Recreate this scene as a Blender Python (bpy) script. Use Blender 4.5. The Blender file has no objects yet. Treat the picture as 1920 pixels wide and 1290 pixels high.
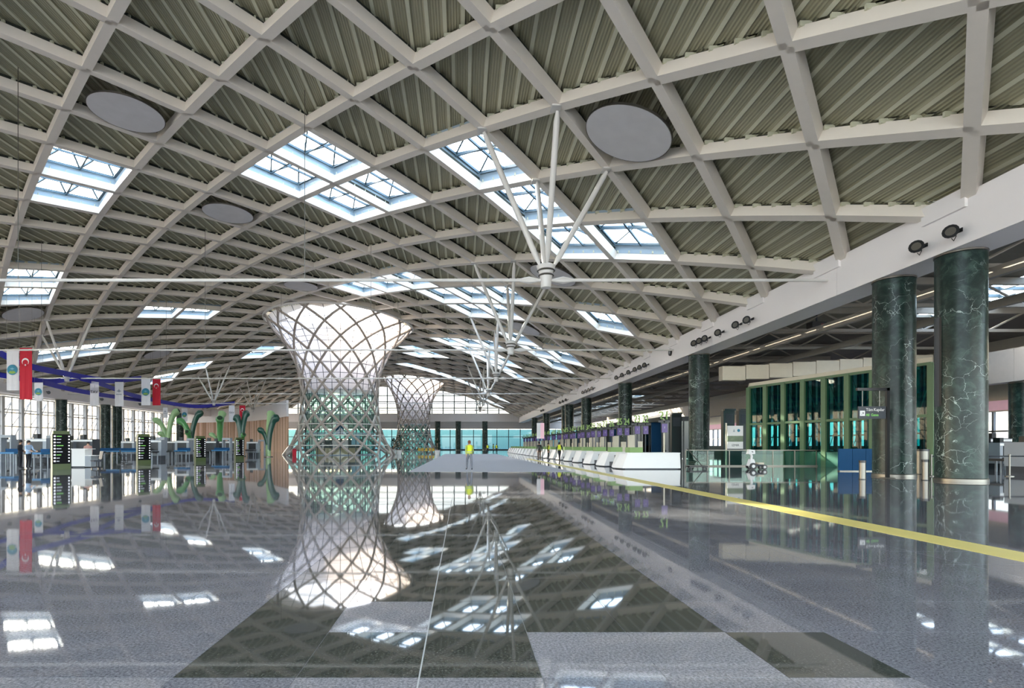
import bpy, bmesh, math, random
from mathutils import Vector, Matrix
random.seed(7)
S = bpy.context.scene
COL = S.collection
PI = math.pi

# ------------------------------------------------------------------ camera, sky, sun, exposure
F, CX, CY, EYE = 1035.0, 866.0, 836.0, 1.41          # focal length / principal point in 1920x1290 pixels, eye height
cam = bpy.data.cameras.new('camera'); camo = bpy.data.objects.new('camera', cam); COL.objects.link(camo)
cam.sensor_width = 36; cam.lens = 36 * F / 1920
cam.shift_x = (960 - CX) / 1920; cam.shift_y = (CY - 645) / 1920
cam.clip_start = .05; cam.clip_end = 2000
camo.location = (0, 0, EYE); camo.rotation_euler = (PI / 2, 0, 0)
S.camera = camo

w = bpy.data.worlds.new('sky'); S.world = w; w.use_nodes = True
nt = w.node_tree; nt.nodes.clear()
sky = nt.nodes.new('ShaderNodeTexSky'); sky.sky_type = 'NISHITA'; sky.sun_disc = False
sky.sun_elevation = math.radians(27); sky.sun_rotation = math.radians(-50); sky.air_density = 1.0; sky.dust_density = 2.5
mixn = nt.nodes.new('ShaderNodeMixRGB'); mixn.inputs[0].default_value = .72; mixn.inputs[2].default_value = (.90, .94, 1.0, 1)
bgs = nt.nodes.new('ShaderNodeBackground'); bgs.inputs[1].default_value = 3.4
out = nt.nodes.new('ShaderNodeOutputWorld')
nt.links.new(sky.outputs[0], mixn.inputs[1]); nt.links.new(mixn.outputs[0], bgs.inputs[0]); nt.links.new(bgs.outputs[0], out.inputs[0])

sl = bpy.data.lights.new('sun', 'SUN'); sl.energy = 12.0; sl.angle = math.radians(.6); sl.color = (1, .88, .70)
so = bpy.data.objects.new('sun', sl); COL.objects.link(so)
so.rotation_euler = Vector((.68, -.58, -.45)).to_track_quat('-Z', 'Y').to_euler()

S.view_settings.view_transform = 'Standard'; S.view_settings.look = 'None'
S.view_settings.gamma = 1; S.view_settings.use_curve_mapping = False
S.view_settings.exposure = 0.85
cy = S.cycles
cy.use_denoising = True; cy.max_bounces = 7; cy.diffuse_bounces = 5; cy.glossy_bounces = 4
cy.transmission_bounces = 6; cy.transparent_max_bounces = 16; cy.caustics_reflective = False; cy.caustics_refractive = False
cy.sample_clamp_indirect = 8

# ------------------------------------------------------------------ materials
def lin(c):
    return tuple((x / 12.92 if x <= .04045 else ((x + .055) / 1.055) ** 2.4) for x in c)
def hexc(h):
    return lin(tuple(int(h[i:i + 2], 16) / 255 for i in (0, 2, 4)))
MATS = {}
def mat(name, h, rough=.5, metal=0.0, var=.06, scale=3.0, emit=0.0, ior=1.5, coord='Object'):
    """principled with a slight procedural noise variation in its colour"""
    if name in MATS: return MATS[name]
    m = bpy.data.materials.new(name); m.use_nodes = True
    t = m.node_tree; b = t.nodes['Principled BSDF']; c = hexc(h)
    b.inputs['Roughness'].default_value = rough; b.inputs['Metallic'].default_value = metal; b.inputs['IOR'].default_value = ior
    tc = t.nodes.new('ShaderNodeTexCoord'); n = t.nodes.new('ShaderNodeTexNoise'); n.inputs['Scale'].default_value = scale; n.inputs['Detail'].default_value = 3
    r = t.nodes.new('ShaderNodeMixRGB'); r.inputs[1].default_value = (*[x * (1 - var) for x in c], 1); r.inputs[2].default_value = (*[min(1, x * (1 + var)) for x in c], 1)
    t.links.new(tc.outputs[coord], n.inputs['Vector']); t.links.new(n.outputs['Fac'], r.inputs[0]); t.links.new(r.outputs[0], b.inputs['Base Color'])
    if emit:
        t.links.new(r.outputs[0], b.inputs['Emission Color']); b.inputs['Emission Strength'].default_value = emit
    MATS[name] = m; return m

def glass(name, col, refl=.08, rough=.02):
    m = bpy.data.materials.new(name); m.use_nodes = True; t = m.node_tree; t.nodes.clear()
    o = t.nodes.new('ShaderNodeOutputMaterial'); a = t.nodes.new('ShaderNodeBsdfTransparent'); g = t.nodes.new('ShaderNodeBsdfGlossy')
    x = t.nodes.new('ShaderNodeMixShader'); x.inputs[0].default_value = refl
    a.inputs[0].default_value = (*col, 1); g.inputs['Roughness'].default_value = rough; g.inputs[0].default_value = (.9, .95, .95, 1)
    t.links.new(a.outputs[0], x.inputs[1]); t.links.new(g.outputs[0], x.inputs[2]); t.links.new(x.outputs[0], o.inputs[0])
    MATS[name] = m; return m

def granite(name, dark, light, joints=False, rough=.03):
    m = bpy.data.materials.new(name); m.use_nodes = True; t = m.node_tree; b = t.nodes['Principled BSDF']
    tc = t.nodes.new('ShaderNodeTexCoord'); geo = t.nodes.new('ShaderNodeNewGeometry')
    n = t.nodes.new('ShaderNodeTexNoise'); n.inputs['Scale'].default_value = 55; n.inputs['Detail'].default_value = 4; n.inputs['Roughness'].default_value = .8
    n2 = t.nodes.new('ShaderNodeTexNoise'); n2.inputs['Scale'].default_value = 1.3; n2.inputs['Detail'].default_value = 2
    cr = t.nodes.new('ShaderNodeValToRGB'); cr.color_ramp.elements[0].position = .38; cr.color_ramp.elements[1].position = .66
    cr.color_ramp.elements[0].color = (*hexc(dark), 1); cr.color_ramp.elements[1].color = (*hexc(light), 1)
    t.links.new(geo.outputs['Position'], n.inputs['Vector']); t.links.new(geo.outputs['Position'], n2.inputs['Vector'])
    t.links.new(n.outputs['Fac'], cr.inputs[0])
    mx = t.nodes.new('ShaderNodeMixRGB'); mx.blend_type = 'MULTIPLY'; mx.inputs[0].default_value = .35
    t.links.new(cr.outputs[0], mx.inputs[1]); t.links.new(n2.outputs['Fac'], mx.inputs[2])
    last = mx
    if joints:
        br = t.nodes.new('ShaderNodeTexBrick'); br.offset = 0; br.inputs['Scale'].default_value = 1
        br.inputs['Brick Width'].default_value = .75; br.inputs['Row Height'].default_value = .82; br.inputs['Mortar Size'].default_value = .006
        br.inputs['Color1'].default_value = (1, 1, 1, 1); br.inputs['Color2'].default_value = (.86, .86, .88, 1); br.inputs['Mortar'].default_value = (1.5, 1.5, 1.5, 1)
        t.links.new(geo.outputs['Position'], br.inputs['Vector'])
        m2 = t.nodes.new('ShaderNodeMixRGB'); m2.blend_type = 'MULTIPLY'; m2.inputs[0].default_value = 1
        t.links.new(mx.outputs[0], m2.inputs[1]); t.links.new(br.outputs['Color'], m2.inputs[2]); last = m2
    t.links.new(last.outputs[0], b.inputs['Base Color'])
    b.inputs['Roughness'].default_value = rough; b.inputs['IOR'].default_value = 1.75
    MATS[name] = m; return m

def marble(name):
    m = bpy.data.materials.new(name); m.use_nodes = True; t = m.node_tree; b = t.nodes['Principled BSDF']
    geo = t.nodes.new('ShaderNodeNewGeometry')
    n = t.nodes.new('ShaderNodeTexNoise'); n.inputs['Scale'].default_value = 2.2; n.inputs['Detail'].default_value = 9; n.inputs['Roughness'].default_value = .68; n.inputs['Distortion'].default_value = .6
    cr = t.nodes.new('ShaderNodeValToRGB'); e = cr.color_ramp.elements
    e[0].position = .3; e[0].color = (*hexc('121c19'), 1); e[1].position = .72; e[1].color = (*hexc('43564e'), 1)
    k = cr.color_ramp.elements.new(.5); k.color = (*hexc('22322d'), 1)
    # thin veins : distorted voronoi edges
    n3 = t.nodes.new('ShaderNodeTexNoise'); n3.inputs['Scale'].default_value = 1.6; n3.inputs['Detail'].default_value = 5
    vm = t.nodes.new('ShaderNodeVectorMath'); vm.operation = 'MULTIPLY_ADD'; vm.inputs[1].default_value = (1.3, 1.3, 1.3)
    vo = t.nodes.new('ShaderNodeTexVoronoi'); vo.feature = 'DISTANCE_TO_EDGE'; vo.inputs['Scale'].default_value = 1.5
    c2 = t.nodes.new('ShaderNodeValToRGB'); c2.color_ramp.elements[0].position = 0; c2.color_ramp.elements[1].position = .02
    c2.color_ramp.elements[0].color = (1, 1, 1, 1); c2.color_ramp.elements[1].color = (0, 0, 0, 1)
    nb = t.nodes.new('ShaderNodeTexNoise'); nb.inputs['Scale'].default_value = .8
    mm = t.nodes.new('ShaderNodeMath'); mm.operation = 'MULTIPLY'
    cm = t.nodes.new('ShaderNodeMath'); cm.operation = 'MULTIPLY_ADD'; cm.inputs[1].default_value = 5; cm.inputs[2].default_value = -2.15; cm.use_clamp = True
    mx = t.nodes.new('ShaderNodeMixRGB'); mx.inputs[2].default_value = (*hexc('b9c8c0'), 1)
    L = t.links.new
    for q in (n, n3, nb): L(geo.outputs['Position'], q.inputs['Vector'])
    L(n3.outputs['Color'], vm.inputs[0]); L(geo.outputs['Position'], vm.inputs[2]); L(vm.outputs[0], vo.inputs['Vector'])
    L(vo.outputs['Distance'], c2.inputs[0]); L(nb.outputs['Fac'], cm.inputs[0]); L(c2.outputs[0], mm.inputs[0]); L(cm.outputs[0], mm.inputs[1])
    L(n.outputs['Fac'], cr.inputs[0]); L(cr.outputs[0], mx.inputs[1]); L(mm.outputs[0], mx.inputs[0]); L(mx.outputs[0], b.inputs['Base Color'])
    b.inputs['Roughness'].default_value = .28; b.inputs['IOR'].default_value = 1.3
    MATS[name] = m; return m

def deck_mat(name, h, rib):
    m = bpy.data.materials.new(name); m.use_nodes = True; t = m.node_tree; b = t.nodes['Principled BSDF']
    tc = t.nodes.new('ShaderNodeTexCoord'); wv = t.nodes.new('ShaderNodeTexWave'); wv.wave_type = 'BANDS'; wv.bands_direction = 'X'; wv.inputs['Scale'].default_value = 2.6; wv.wave_profile = 'TRI'
    n = t.nodes.new('ShaderNodeTexNoise'); n.inputs['Scale'].default_value = .5
    c = hexc(h); r = t.nodes.new('ShaderNodeMixRGB'); r.inputs[1].default_value = (*[x * .80 for x in c], 1); r.inputs[2].default_value = (*[x * 1.14 for x in c], 1)
    bp = t.nodes.new('ShaderNodeBump'); bp.inputs['Strength'].default_value = .7; bp.inputs['Distance'].default_value = .03
    L = t.links.new
    L(tc.outputs['Object'], wv.inputs['Vector']); L(wv.outputs['Fac'], bp.inputs['Height']); L(wv.outputs['Fac'], r.inputs[0])
    L(r.outputs[0], b.inputs['Base Color']); L(bp.outputs[0], b.inputs['Normal'])
    b.inputs['Roughness'].default_value = .45
    MATS[name] = m; return m

def membrane(name):
    m = bpy.data.materials.new(name); m.use_nodes = True; t = m.node_tree; t.nodes.clear()
    o = t.nodes.new('ShaderNodeOutputMaterial'); a = t.nodes.new('ShaderNodeBsdfTransparent'); tr = t.nodes.new('ShaderNodeBsdfTranslucent'); d = t.nodes.new('ShaderNodeBsdfDiffuse')
    tr.inputs[0].default_value = (.50, .46, .44, 1); d.inputs[0].default_value = (.80, .76, .74, 1); a.inputs[0].default_value = (1, 1, 1, 1)
    x1 = t.nodes.new('ShaderNodeMixShader'); x1.inputs[0].default_value = .35; x2 = t.nodes.new('ShaderNodeMixShader'); x2.inputs[0].default_value = .18
    L = t.links.new
    L(tr.outputs[0], x1.inputs[1]); L(d.outputs[0], x1.inputs[2]); L(x1.outputs[0], x2.inputs[1]); L(a.outputs[0], x2.inputs[2]); L(x2.outputs[0], o.inputs[0])
    MATS[name] = m; return m

M_beam = mat('painted steel beam', 'e4dbce', .45, var=.03)
M_deck = deck_mat('roof deck', '9b977c', 0)
M_rib = mat('roof deck rib', 'cac9b0', .5)
M_web = mat('shadow gap web', '2e3027', .7)  # dark tone stands in for the shadowed gap above each beam
M_reveal = mat('skylight reveal', 'a4b6c2', .5, var=.02)  # white paint with the sky's blue cast put into its colour
M_bar = mat('glazing bar', '4e626c', .5)
M_skyglass = glass('tinted roof glass', (.74, .82, .86), .05)
M_glass = glass('clear glass', (.93, .97, .98), .05)
M_girder = mat('white girder', 'f2ece9', .42, var=.03, scale=.6)
M_floor = granite('granite floor', '636367', 'aeadb1', True)
M_tile = granite('granite tile grey', '606065', 'aeadb2')
M_tile_l = granite('granite tile pale', '77767a', 'c6c3c5')
M_tile_d = granite('granite tile dark', '30322f', '6a6c62')
M_grout = mat('grout', 'b5b5b2', .7)
M_yellow = mat('yellow floor line', 'e3d27a', .4)
M_cover = mat('protective sheet', 'a3a3a6', .75, var=.05)
M_marble = marble('green marble')
M_steel = mat('brushed steel', '77736b', .42, 1.0)
M_white = mat('white paint', 'e8e6e2', .45, var=.02)
M_cream = mat('cream panel', 'd8cfb8', .5)
M_grey = mat('grey enamel', '9aa0a6', .45)
M_dgrey = mat('dark grey', '3a3e44', .5)
M_black = mat('black', '141516', .4)
M_disc = mat('acoustic disc', 'cfcccb', .75, var=.1, scale=1.2)
M_lat = mat('backlit lattice tone', 'a89e94', .45, var=.03)  # grey-brown holds the bars' darkness against the backlight
M_strut = mat('strut white', 'ddd9d2', .4, var=.02)
M_teal = glass('teal glass', (.06, .46, .46), .03)
M_bluegl = glass('blue glass', (.022, .062, .082), .03)
M_farglass = glass('hazy gable glass', (.13, .135, .14), .03)
M_wallglass = glass('tinted wall glass', (.22, .23, .24), .03)
M_greengl = glass('green tinted glass', (.66, .84, .78), .03)
M_mull_green = mat('green mullion', '5d7a58', .4)
M_green_panel = mat('green panel', '2f6a58', .5)
M_blue_panel = mat('blue panel', '18486f', .7, ior=1.3)
M_blue_table = mat('blue table', '1f6f9e', .4)
M_ribbon = mat('royal blue ribbon', '20209a', .45)
M_red = mat('red cloth', 'c2102c', .7)
M_cloth = mat('white cloth', 'e4e3e4', .8, var=.03)
M_wood = mat('wood slat', 'c9a184', .55, var=.16, scale=1.5)
M_screen = mat('screen black', '0a0b0d', .5, ior=1.2)
M_lit = mat('lit screen text', 'e6e6ee', .5, emit=.7)
M_lit2 = mat('dim screen text', 'b0b0b8', .5, emit=.35)
M_litg = mat('lit green text', '6fae52', .5, emit=.5)
M_olive = mat('olive cladding', '424f24', .45)
M_purple = mat('purple screen', '4b3474', .35, emit=.08)
M_signgreen = mat('green number', '86a85a', .5, emit=.04)
M_planter = mat('green box', '7d9a5c', .6)
M_teallogo = mat('teal logo', '2f86a0', .6)
M_leaf = mat('leaf green logo', '8db04a', .6)
M_skin = mat('skin', 'c69a7c', .6)
M_navy = mat('navy cloth', '15171f', .8)
M_lblue = mat('light blue cloth', 'a9bfd8', .8)
M_hivis = mat('hi-vis yellow', 'd6e02a', .7)
M_hair = mat('dark hair', '1c1714', .7)
M_shoe = mat('shoe black', '0f0f10', .4)
M_mem = membrane('translucent membrane')
M_ground = mat('outside paving', 'b4b2ac', .9, scale=.2)
M_orange = mat('orange shop', 'd8742c', .5)
M_lamp = mat('warm lamp', 'ffd9a0', .5, emit=6.0)
M_pink = mat('pink band', 'd9aebb', .5, emit=.2)
M_foliage = mat('dark foliage', '1f3a22', .8, var=.3, scale=9)
M_yel = mat('yellow seat', 'c9a53a', .5)
M_glassrail = glass('rail glass', (.62, .80, .75), .025)

# ------------------------------------------------------------------ helpers
OFF = {}
def setp(o, label=None, cat=None, group=None, kind=None):
    if label: o['label'] = label
    if cat: o['category'] = cat
    if group: o['group'] = group
    if kind: o['kind'] = kind
    return o
def thing(name, label, cat, loc=(0, 0, 0), group=None, rz=0):
    o = bpy.data.objects.new(name, None); COL.objects.link(o); o.location = loc; o.rotation_euler = (0, 0, rz)
    o.empty_display_size = .2
    OFF[o] = Vector(loc)
    return setp(o, label, cat, group)
def struct(name, loc=(0, 0, 0)):
    o = bpy.data.objects.new(name, None); COL.objects.link(o); o.location = loc; OFF[o] = Vector(loc); o['kind'] = 'structure'; return o
def P(x, y, Y):
    """point on the ray of photo pixel (x, y) at distance Y down the hall"""
    return Vector(((x - CX) / F * Y, Y, EYE + (CY - y) / F * Y))
def PX_(x, Y): return (x - CX) / F * Y
def PZ_(y, Y): return EYE + (CY - y) / F * Y

class MB:
    def __init__(s): s.v = []; s.f = []; s.mi = []
    def poly(s, pts, mi=0):
        i = len(s.v); s.v += [tuple(p) for p in pts]; s.f.append(tuple(range(i, i + len(pts)))); s.mi.append(mi); return s
    def box(s, x0, x1, y0, y1, z0, z1, mi=0):
        i = len(s.v)
        s.v += [(x0, y0, z0), (x1, y0, z0), (x1, y1, z0), (x0, y1, z0), (x0, y0, z1), (x1, y0, z1), (x1, y1, z1), (x0, y1, z1)]
        for q in ((0, 3, 2, 1), (4, 5, 6, 7), (0, 1, 5, 4), (1, 2, 6, 5), (2, 3, 7, 6), (3, 0, 4, 7)): s.f.append(tuple(i + k for k in q)); s.mi.append(mi)
        return s
    def hexa(s, b, t, mi=0):
        i = len(s.v); s.v += [tuple(p) for p in b] + [tuple(p) for p in t]; n = len(b)
        s.f.append(tuple(i + k for k in reversed(range(n)))); s.f.append(tuple(i + n + k for k in range(n))); s.mi += [mi, mi]
        for k in range(n):
            l = (k + 1) % n; s.f.append((i + k, i + l, i + n + l, i + n + k)); s.mi.append(mi)
        return s
    def bar(s, p, q, wd, ht, up=(0, 0, 1), mi=0, dz=0):
        """box from p to q, wd wide and ht high; dz: 0 centred, 1 standing on the line"""
        p = Vector(p); q = Vector(q); d = (q - p).normalized(); up = Vector(up)
        sd = d.cross(up)
        if sd.length < 1e-4: sd = d.cross(Vector((1, 0, 0)))
        sd.normalize(); u = sd.cross(d).normalized()
        a = sd * wd / 2; lo = u * (-ht / 2 if not dz else 0); hi = u * (ht / 2 if not dz else ht)
        return s.hexa([p - a + lo, p + a + lo, q + a + lo, q - a + lo], [p - a + hi, p + a + hi, q + a + hi, q - a + hi], mi)
    def tube(s, pts, r, n=8, mi=0, closed=False, cap=True):
        pts = [Vector(p) for p in pts]; m = len(pts); rr = r if isinstance(r, (list, tuple)) else [r] * m
        i0 = len(s.v); ref = None
        for k, p in enumerate(pts):
            if closed: t = pts[(k + 1) % m] - pts[k - 1]
            else: t = pts[min(k + 1, m - 1)] - pts[max(k - 1, 0)]
            t.normalize()
            if ref is None:
                ref = Vector((0, 0, 1)) if abs(t.z) < .9 else Vector((1, 0, 0))
            a = t.cross(ref).normalized(); b = a.cross(t).normalized(); ref = b
            for j in range(n):
                an = 2 * PI * j / n; s.v.append(tuple(p + a * math.cos(an) * rr[k] + b * math.sin(an) * rr[k]))
        for k in range(m if closed else m - 1):
            l = (k + 1) % m
            for j in range(n):
                j2 = (j + 1) % n; s.f.append((i0 + k * n + j, i0 + k * n + j2, i0 + l * n + j2, i0 + l * n + j)); s.mi.append(mi)
        if cap and not closed:
            s.f.append(tuple(i0 + j for j in reversed(range(n)))); s.f.append(tuple(i0 + (m - 1) * n + j for j in range(n))); s.mi += [mi, mi]
        return s
    def lathe(s, prof, n=24, c=(0, 0, 0), mi=0, cap=True, a0=0):
        i0 = len(s.v); m = len(prof)
        for r, z in prof:
            for j in range(n):
                an = a0 + 2 * PI * j / n; s.v.append((c[0] + r * math.cos(an), c[1] + r * math.sin(an), c[2] + z))
        for k in range(m - 1):
            for j in range(n):
                j2 = (j + 1) % n; s.f.append((i0 + k * n + j, i0 + k * n + j2, i0 + (k + 1) * n + j2, i0 + (k + 1) * n + j)); s.mi.append(mi)
        if cap:
            s.f.append(tuple(i0 + j for j in reversed(range(n)))); s.f.append(tuple(i0 + (m - 1) * n + j for j in range(n))); s.mi += [mi, mi]
        return s
    def mesh(s, name, mats, off=None, smooth=False):
        me = bpy.data.meshes.new(name)
        v = s.v if off is None else [(a - off[0], b - off[1], c - off[2]) for a, b, c in s.v]
        me.from_pydata(v, [], s.f)
        for m in (mats if isinstance(mats, (list, tuple)) else [mats]): me.materials.append(m)
        me.polygons.foreach_set('material_index', s.mi)
        if smooth: me.polygons.foreach_set('use_smooth', [True] * len(s.f))
        me.update(); return me
    def build(s, name, mats, parent=None, smooth=False, world=True, kind=None, label=None):
        off = OFF.get(parent) if (parent is not None and world) else None
        me = s.mesh(name, mats, off, smooth)
        if smooth:
            try: me.set_sharp_from_angle(angle=math.radians(40))
            except Exception: pass
        o = bpy.data.objects.new(name, me); COL.objects.link(o)
        if parent is not None: o.parent = parent; OFF[o] = OFF.get(parent, Vector())
        else: OFF[o] = Vector()
        if kind: o['kind'] = kind
        if label: o['label'] = label
        return o
def inst(name, me, parent, loc=(0, 0, 0), rot=None):
    o = bpy.data.objects.new(name, me); COL.objects.link(o); o.parent = parent; o.location = loc
    if rot: o.rotation_euler = rot
    OFF[o] = Vector(loc) + OFF.get(parent, Vector()); return o
def copy_tree(o, parent=None):
    c = o.copy(); COL.objects.link(c); c.parent = parent; OFF[c] = OFF.get(o, Vector())
    for ch in o.children: copy_tree(ch, c)
    return c
TXT = {}
def text_mesh(txt, size, mats, name, parent, loc, rot=(PI / 2, 0, 0), depth=.01, align='CENTER'):
    key = (txt, round(size, 3), round(depth, 4), align, mats.name)
    if key in TXT:
        o = bpy.data.objects.new(name, TXT[key]); COL.objects.link(o); o.parent = parent
        o.location = Vector(loc) - OFF.get(parent, Vector()); o.rotation_euler = rot; OFF[o] = Vector(loc); return o
    cu = bpy.data.curves.new('t', 'FONT'); cu.body = txt; cu.size = size; cu.extrude = depth; cu.align_x = align; cu.align_y = 'CENTER'; cu.resolution_u = 3
    to = bpy.data.objects.new('t', cu); COL.objects.link(to)
    dg = bpy.context.evaluated_depsgraph_get(); me = bpy.data.meshes.new_from_object(to.evaluated_get(dg))
    bpy.data.objects.remove(to); me.materials.clear(); me.materials.append(mats); TXT[key] = me
    o = bpy.data.objects.new(name, me); COL.objects.link(o); o.parent = parent
    o.location = Vector(loc) - OFF.get(parent, Vector()); o.rotation_euler = rot; OFF[o] = Vector(loc); return o
ORD = ['first', 'second', 'third', 'fourth', 'fifth', 'sixth', 'seventh', 'eighth', 'ninth', 'tenth', 'eleventh', 'twelfth', 'thirteenth', 'fourteenth', 'fifteenth', 'sixteenth', 'seventeenth', 'eighteenth', 'nineteenth', 'twentieth']

# ------------------------------------------------------------------ roof grid : nodes (n, m), n across, m down the hall, n+m even
Q = 3.535
CXP = [3.6539948962748798e-06, -1.1658240719268394e-05, -0.001957982118251605, 0.0012802151116596816, 3.5882761129377028, -23.417687487258718]
CZP = [-2.8286363501627042e-08, 1.3366383287302888e-05, 7.322632056472405e-05, -0.06791611498505269, 0.005764553058805059, 19.867659651892993]
def pv(c, x):
    r = 0
    for k in c: r = r * x + k
    return r
def RX(n): return pv(CXP, n + 10)
def RZ(n): return pv(CZP, n + 10) + EYE
def RY(m): return Q * (5.24 + m)
def node(n, m): return Vector((RX(n), RY(m), RZ(n)))
NL, NR, M0, M1 = -23, 3, -10, 48
XG, XGL = 19.3, -66.2             # inner faces of the long girders
T1 = (-19.2, 87.0, 1.115); T2 = (-13.9, 160.0, .86)
YF = RY(48) + .0                   # far gable
BH, DK = .55, .78                  # beam depth, deck height above beam underside

SKY = {(-3, 4), (-2, 5), (-1, 6), (0, 5), (1, 10), (-6, 5), (-7, 6), (-5, 6), (-6, 7), (-11, 6), (-12, 7), (-16, 11), (-17, 12), (-15, 16), (-14, 17),
       (-7, 14), (-6, 13), (-5, 12), (-4, 13), (-3, 12), (-2, 11), (-3, 14), (-2, 13), (-20, 17), (-19, 18), (-18, 25), (-15, 26), (-14, 25), (-20, 25),
       (-1, 16), (0, 17), (1, 16), (1, 18), (-4, 21), (-3, 22), (-2, 23), (-1, 24), (0, 25), (-3, 20), (-2, 19), (-2, 21), (-1, 22),
       (-6, 25), (-5, 26), (-6, 27), (-7, 32), (-6, 33), (-5, 34), (-4, 35), (-3, 36), (-2, 37), (-1, 38), (0, 39), (-1, 44), (0, 45),
       (-7, -4), (-2, -5), (-13, -4), (-12, -3), (-6, -7), (-1, -8)}
def in_tower(X, Y, k=1.0):
    for (tx, ty, s) in (T1, T2):
        if math.hypot(X - tx, Y - ty) < 9.6 * s * k: return True
    return False

def build_roof():
    ceil = struct('ceiling')
    # --- deck panels, one mesh per row n
    pm = {}
    def panel_mesh(n):
        if n in pm: return pm[n]
        mb = MB(); c = node(n, 0); lo = max(n - 1.0, NL); hi = min(n + 1.0, NR)
        brk = [(-1.0, 0, 0)]
        k = -4
        for k in range(-4, 5):
            t = k * .226
            for d, h in ((-.040, 0), (-.024, 1), (.024, 1), (.040, 0)): brk.append((t + d, h, 1 if (d, h) == (-.024, 1) else 0))
        brk.append((1.0, 0, 0))
        pts = []
        for (t, h, r) in brk:
            tt = min(max(n + t, lo), hi)
            pts.append((RX(tt) - c.x, RZ(tt) - c.z + DK - .055 * h, max(.001, Q * (1 - abs(tt - n))), r))
        for a, b in zip(pts, pts[1:]):
            if b[0] - a[0] < 1e-4: continue
            mb.poly([(a[0], -a[2], a[1]), (a[0], a[2], a[1]), (b[0], b[2], b[1]), (b[0], -b[2], b[1])], 1 if a[3] else 0)
        # upper skin so that the deck has thickness
        a, b = pts[0], pts[-1]; mid = [(0, Q, DK + .25), (0, -Q, DK + .25)] if lo < n < hi else []
        up = [(RX(max(n - 1, lo)) - c.x, 0 if n - 1 >= lo else 0, RZ(max(n - 1, lo)) - c.z + DK + .25)]
        if n - 1 < lo: top = [(0, Q, DK + .25), (RX(n + 1) - c.x, 0, RZ(n + 1) - c.z + DK + .25), (0, -Q, DK + .25)]
        elif n + 1 > hi: top = [(RX(n - 1) - c.x, 0, RZ(n - 1) - c.z + DK + .25), (0, Q, DK + .25), (0, -Q, DK + .25)]
        else: top = [(RX(n - 1) - c.x, 0, RZ(n - 1) - c.z + DK + .25), (0, Q, DK + .25), (RX(n + 1) - c.x, 0, RZ(n + 1) - c.z + DK + .25), (0, -Q, DK + .25)]
        mb.poly(top, 0)
        pm[n] = mb; return mb
    cells = []
    for n in range(NL, NR + 1):
        for m in range(M0, M1 + 1):
            if (n + m) % 2 and (n, m) not in SKY:
                X, Y, Z = node(n, m)
                if in_tower(X, Y, .84): continue
                vis = Y > 8 and abs((X) / max(Y, .1) * F + CX - 960) < 1060 and CY - (Z - EYE) / max(Y, .1) * F > -160
                cells.append(((Y if vis else 1e4 + Y), n, m))
    cells.sort()
    shared = {}; rest = MB()
    for i, (k, n, m) in enumerate(cells):
        mb = panel_mesh(n); c = node(n, m)
        if i < 300:
            if n not in shared: shared[n] = mb.mesh('roof_panel', [M_deck, M_rib])
            inst('roof_panel', shared[n], ceil, c)
        else:
            i0 = len(rest.v); rest.v += [(a + c.x, b + c.y, d + c.z) for a, b, d in mb.v]
            rest.f += [tuple(i0 + q for q in f) for f in mb.f]; rest.mi += mb.mi
    rest.build('roof_panel', [M_deck, M_rib], ceil, kind='stuff')
    # --- diagonal beams
    beams = []
    for n in range(NL, NR):
        for m in range(M0, M1 + 1):
            if (n + m) % 2: continue
            for d in (1, -1):
                if not (M0 <= m + d <= M1): continue
                a, b = node(n, m), node(n + 1, m + d); c = (a + b) / 2
                if in_tower(c.x, c.y, .86): continue
                vis = c.y > 8 and abs(c.x / max(c.y, .1) * F + CX - 960) < 1030 and CY - (c.z - EYE) / max(c.y, .1) * F > -90
                beams.append(((c.y if vis else 1e4 + c.y), n, m, d))
    beams.sort(); bm = {}; rest = MB(); clips = MB()
    def beam_mb(n, d):
        if (n, d) not in bm:
            a = Vector((0, 0, 0)); b = node(n + 1, d) - node(n, 0); mb = MB()
            nrm = Vector((-(RZ(n + 1) - RZ(n)), 0, RX(n + 1) - RX(n))).normalized()
            dv = (b - a).normalized() * .04
            mb.bar(a - dv, b + dv, .46, BH, nrm, 0, 1)
            up = nrm * BH
            mb.bar(a + up, b + up, .12, DK - BH + .02, nrm, 1, 1)  # dark web drawn as the shadow line under the deck
            bm[(n, d)] = mb
        return bm[(n, d)]
    sh = {}
    for i, (k, n, m, d) in enumerate(beams):
        mb = beam_mb(n, d); c = node(n, m)
        if i < 300:
            if (n, d) not in sh: sh[(n, d)] = mb.mesh('roof_beam', [M_beam, M_web])
            inst('roof_beam', sh[(n, d)], ceil, c)
        else:
            i0 = len(rest.v); rest.v += [(a + c.x, b + c.y, e + c.z) for a, b, e in mb.v]
            rest.f += [tuple(i0 + q for q in f) for f in mb.f]; rest.mi += mb.mi
        if k < 75:
            a = node(n, m); b = node(n + 1, m + d)
            for t in (.12, .31, .5, .69, .88):
                p = a.lerp(b, t); clips.box(p.x - .2, p.x + .2, p.y - .05, p.y + .05, p.z + BH + .02, p.z + DK - .04)
    rest.build('roof_beam', [M_beam, M_web], ceil, kind='stuff')
    clips.build('deck_clip', M_rib, ceil, kind='stuff')
    # --- skylights : reveal well + raised hipped glazing
    for (n, m) in sorted(SKY):
        if in_tower(RX(n), RY(m), 1.1): continue
        co = [node(n - 1, m), node(n, m - 1), node(n + 1, m), node(n, m + 1)]
        if n + 1 > NR: continue
        c = sum(co, Vector()) / 4; mb = MB(); up = Vector((0, 0, 1))
        lowr = [c + (p - c) * .955 + up * BH * .9 for p in co]; hir = [c + (p - c) * .93 + up * 1.08 for p in co]
        lo2 = [c + (p - c) * 1.0 + up * BH * .9 for p in co]; hi2 = [c + (p - c) * 1.0 + up * 1.08 for p in co]
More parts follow.
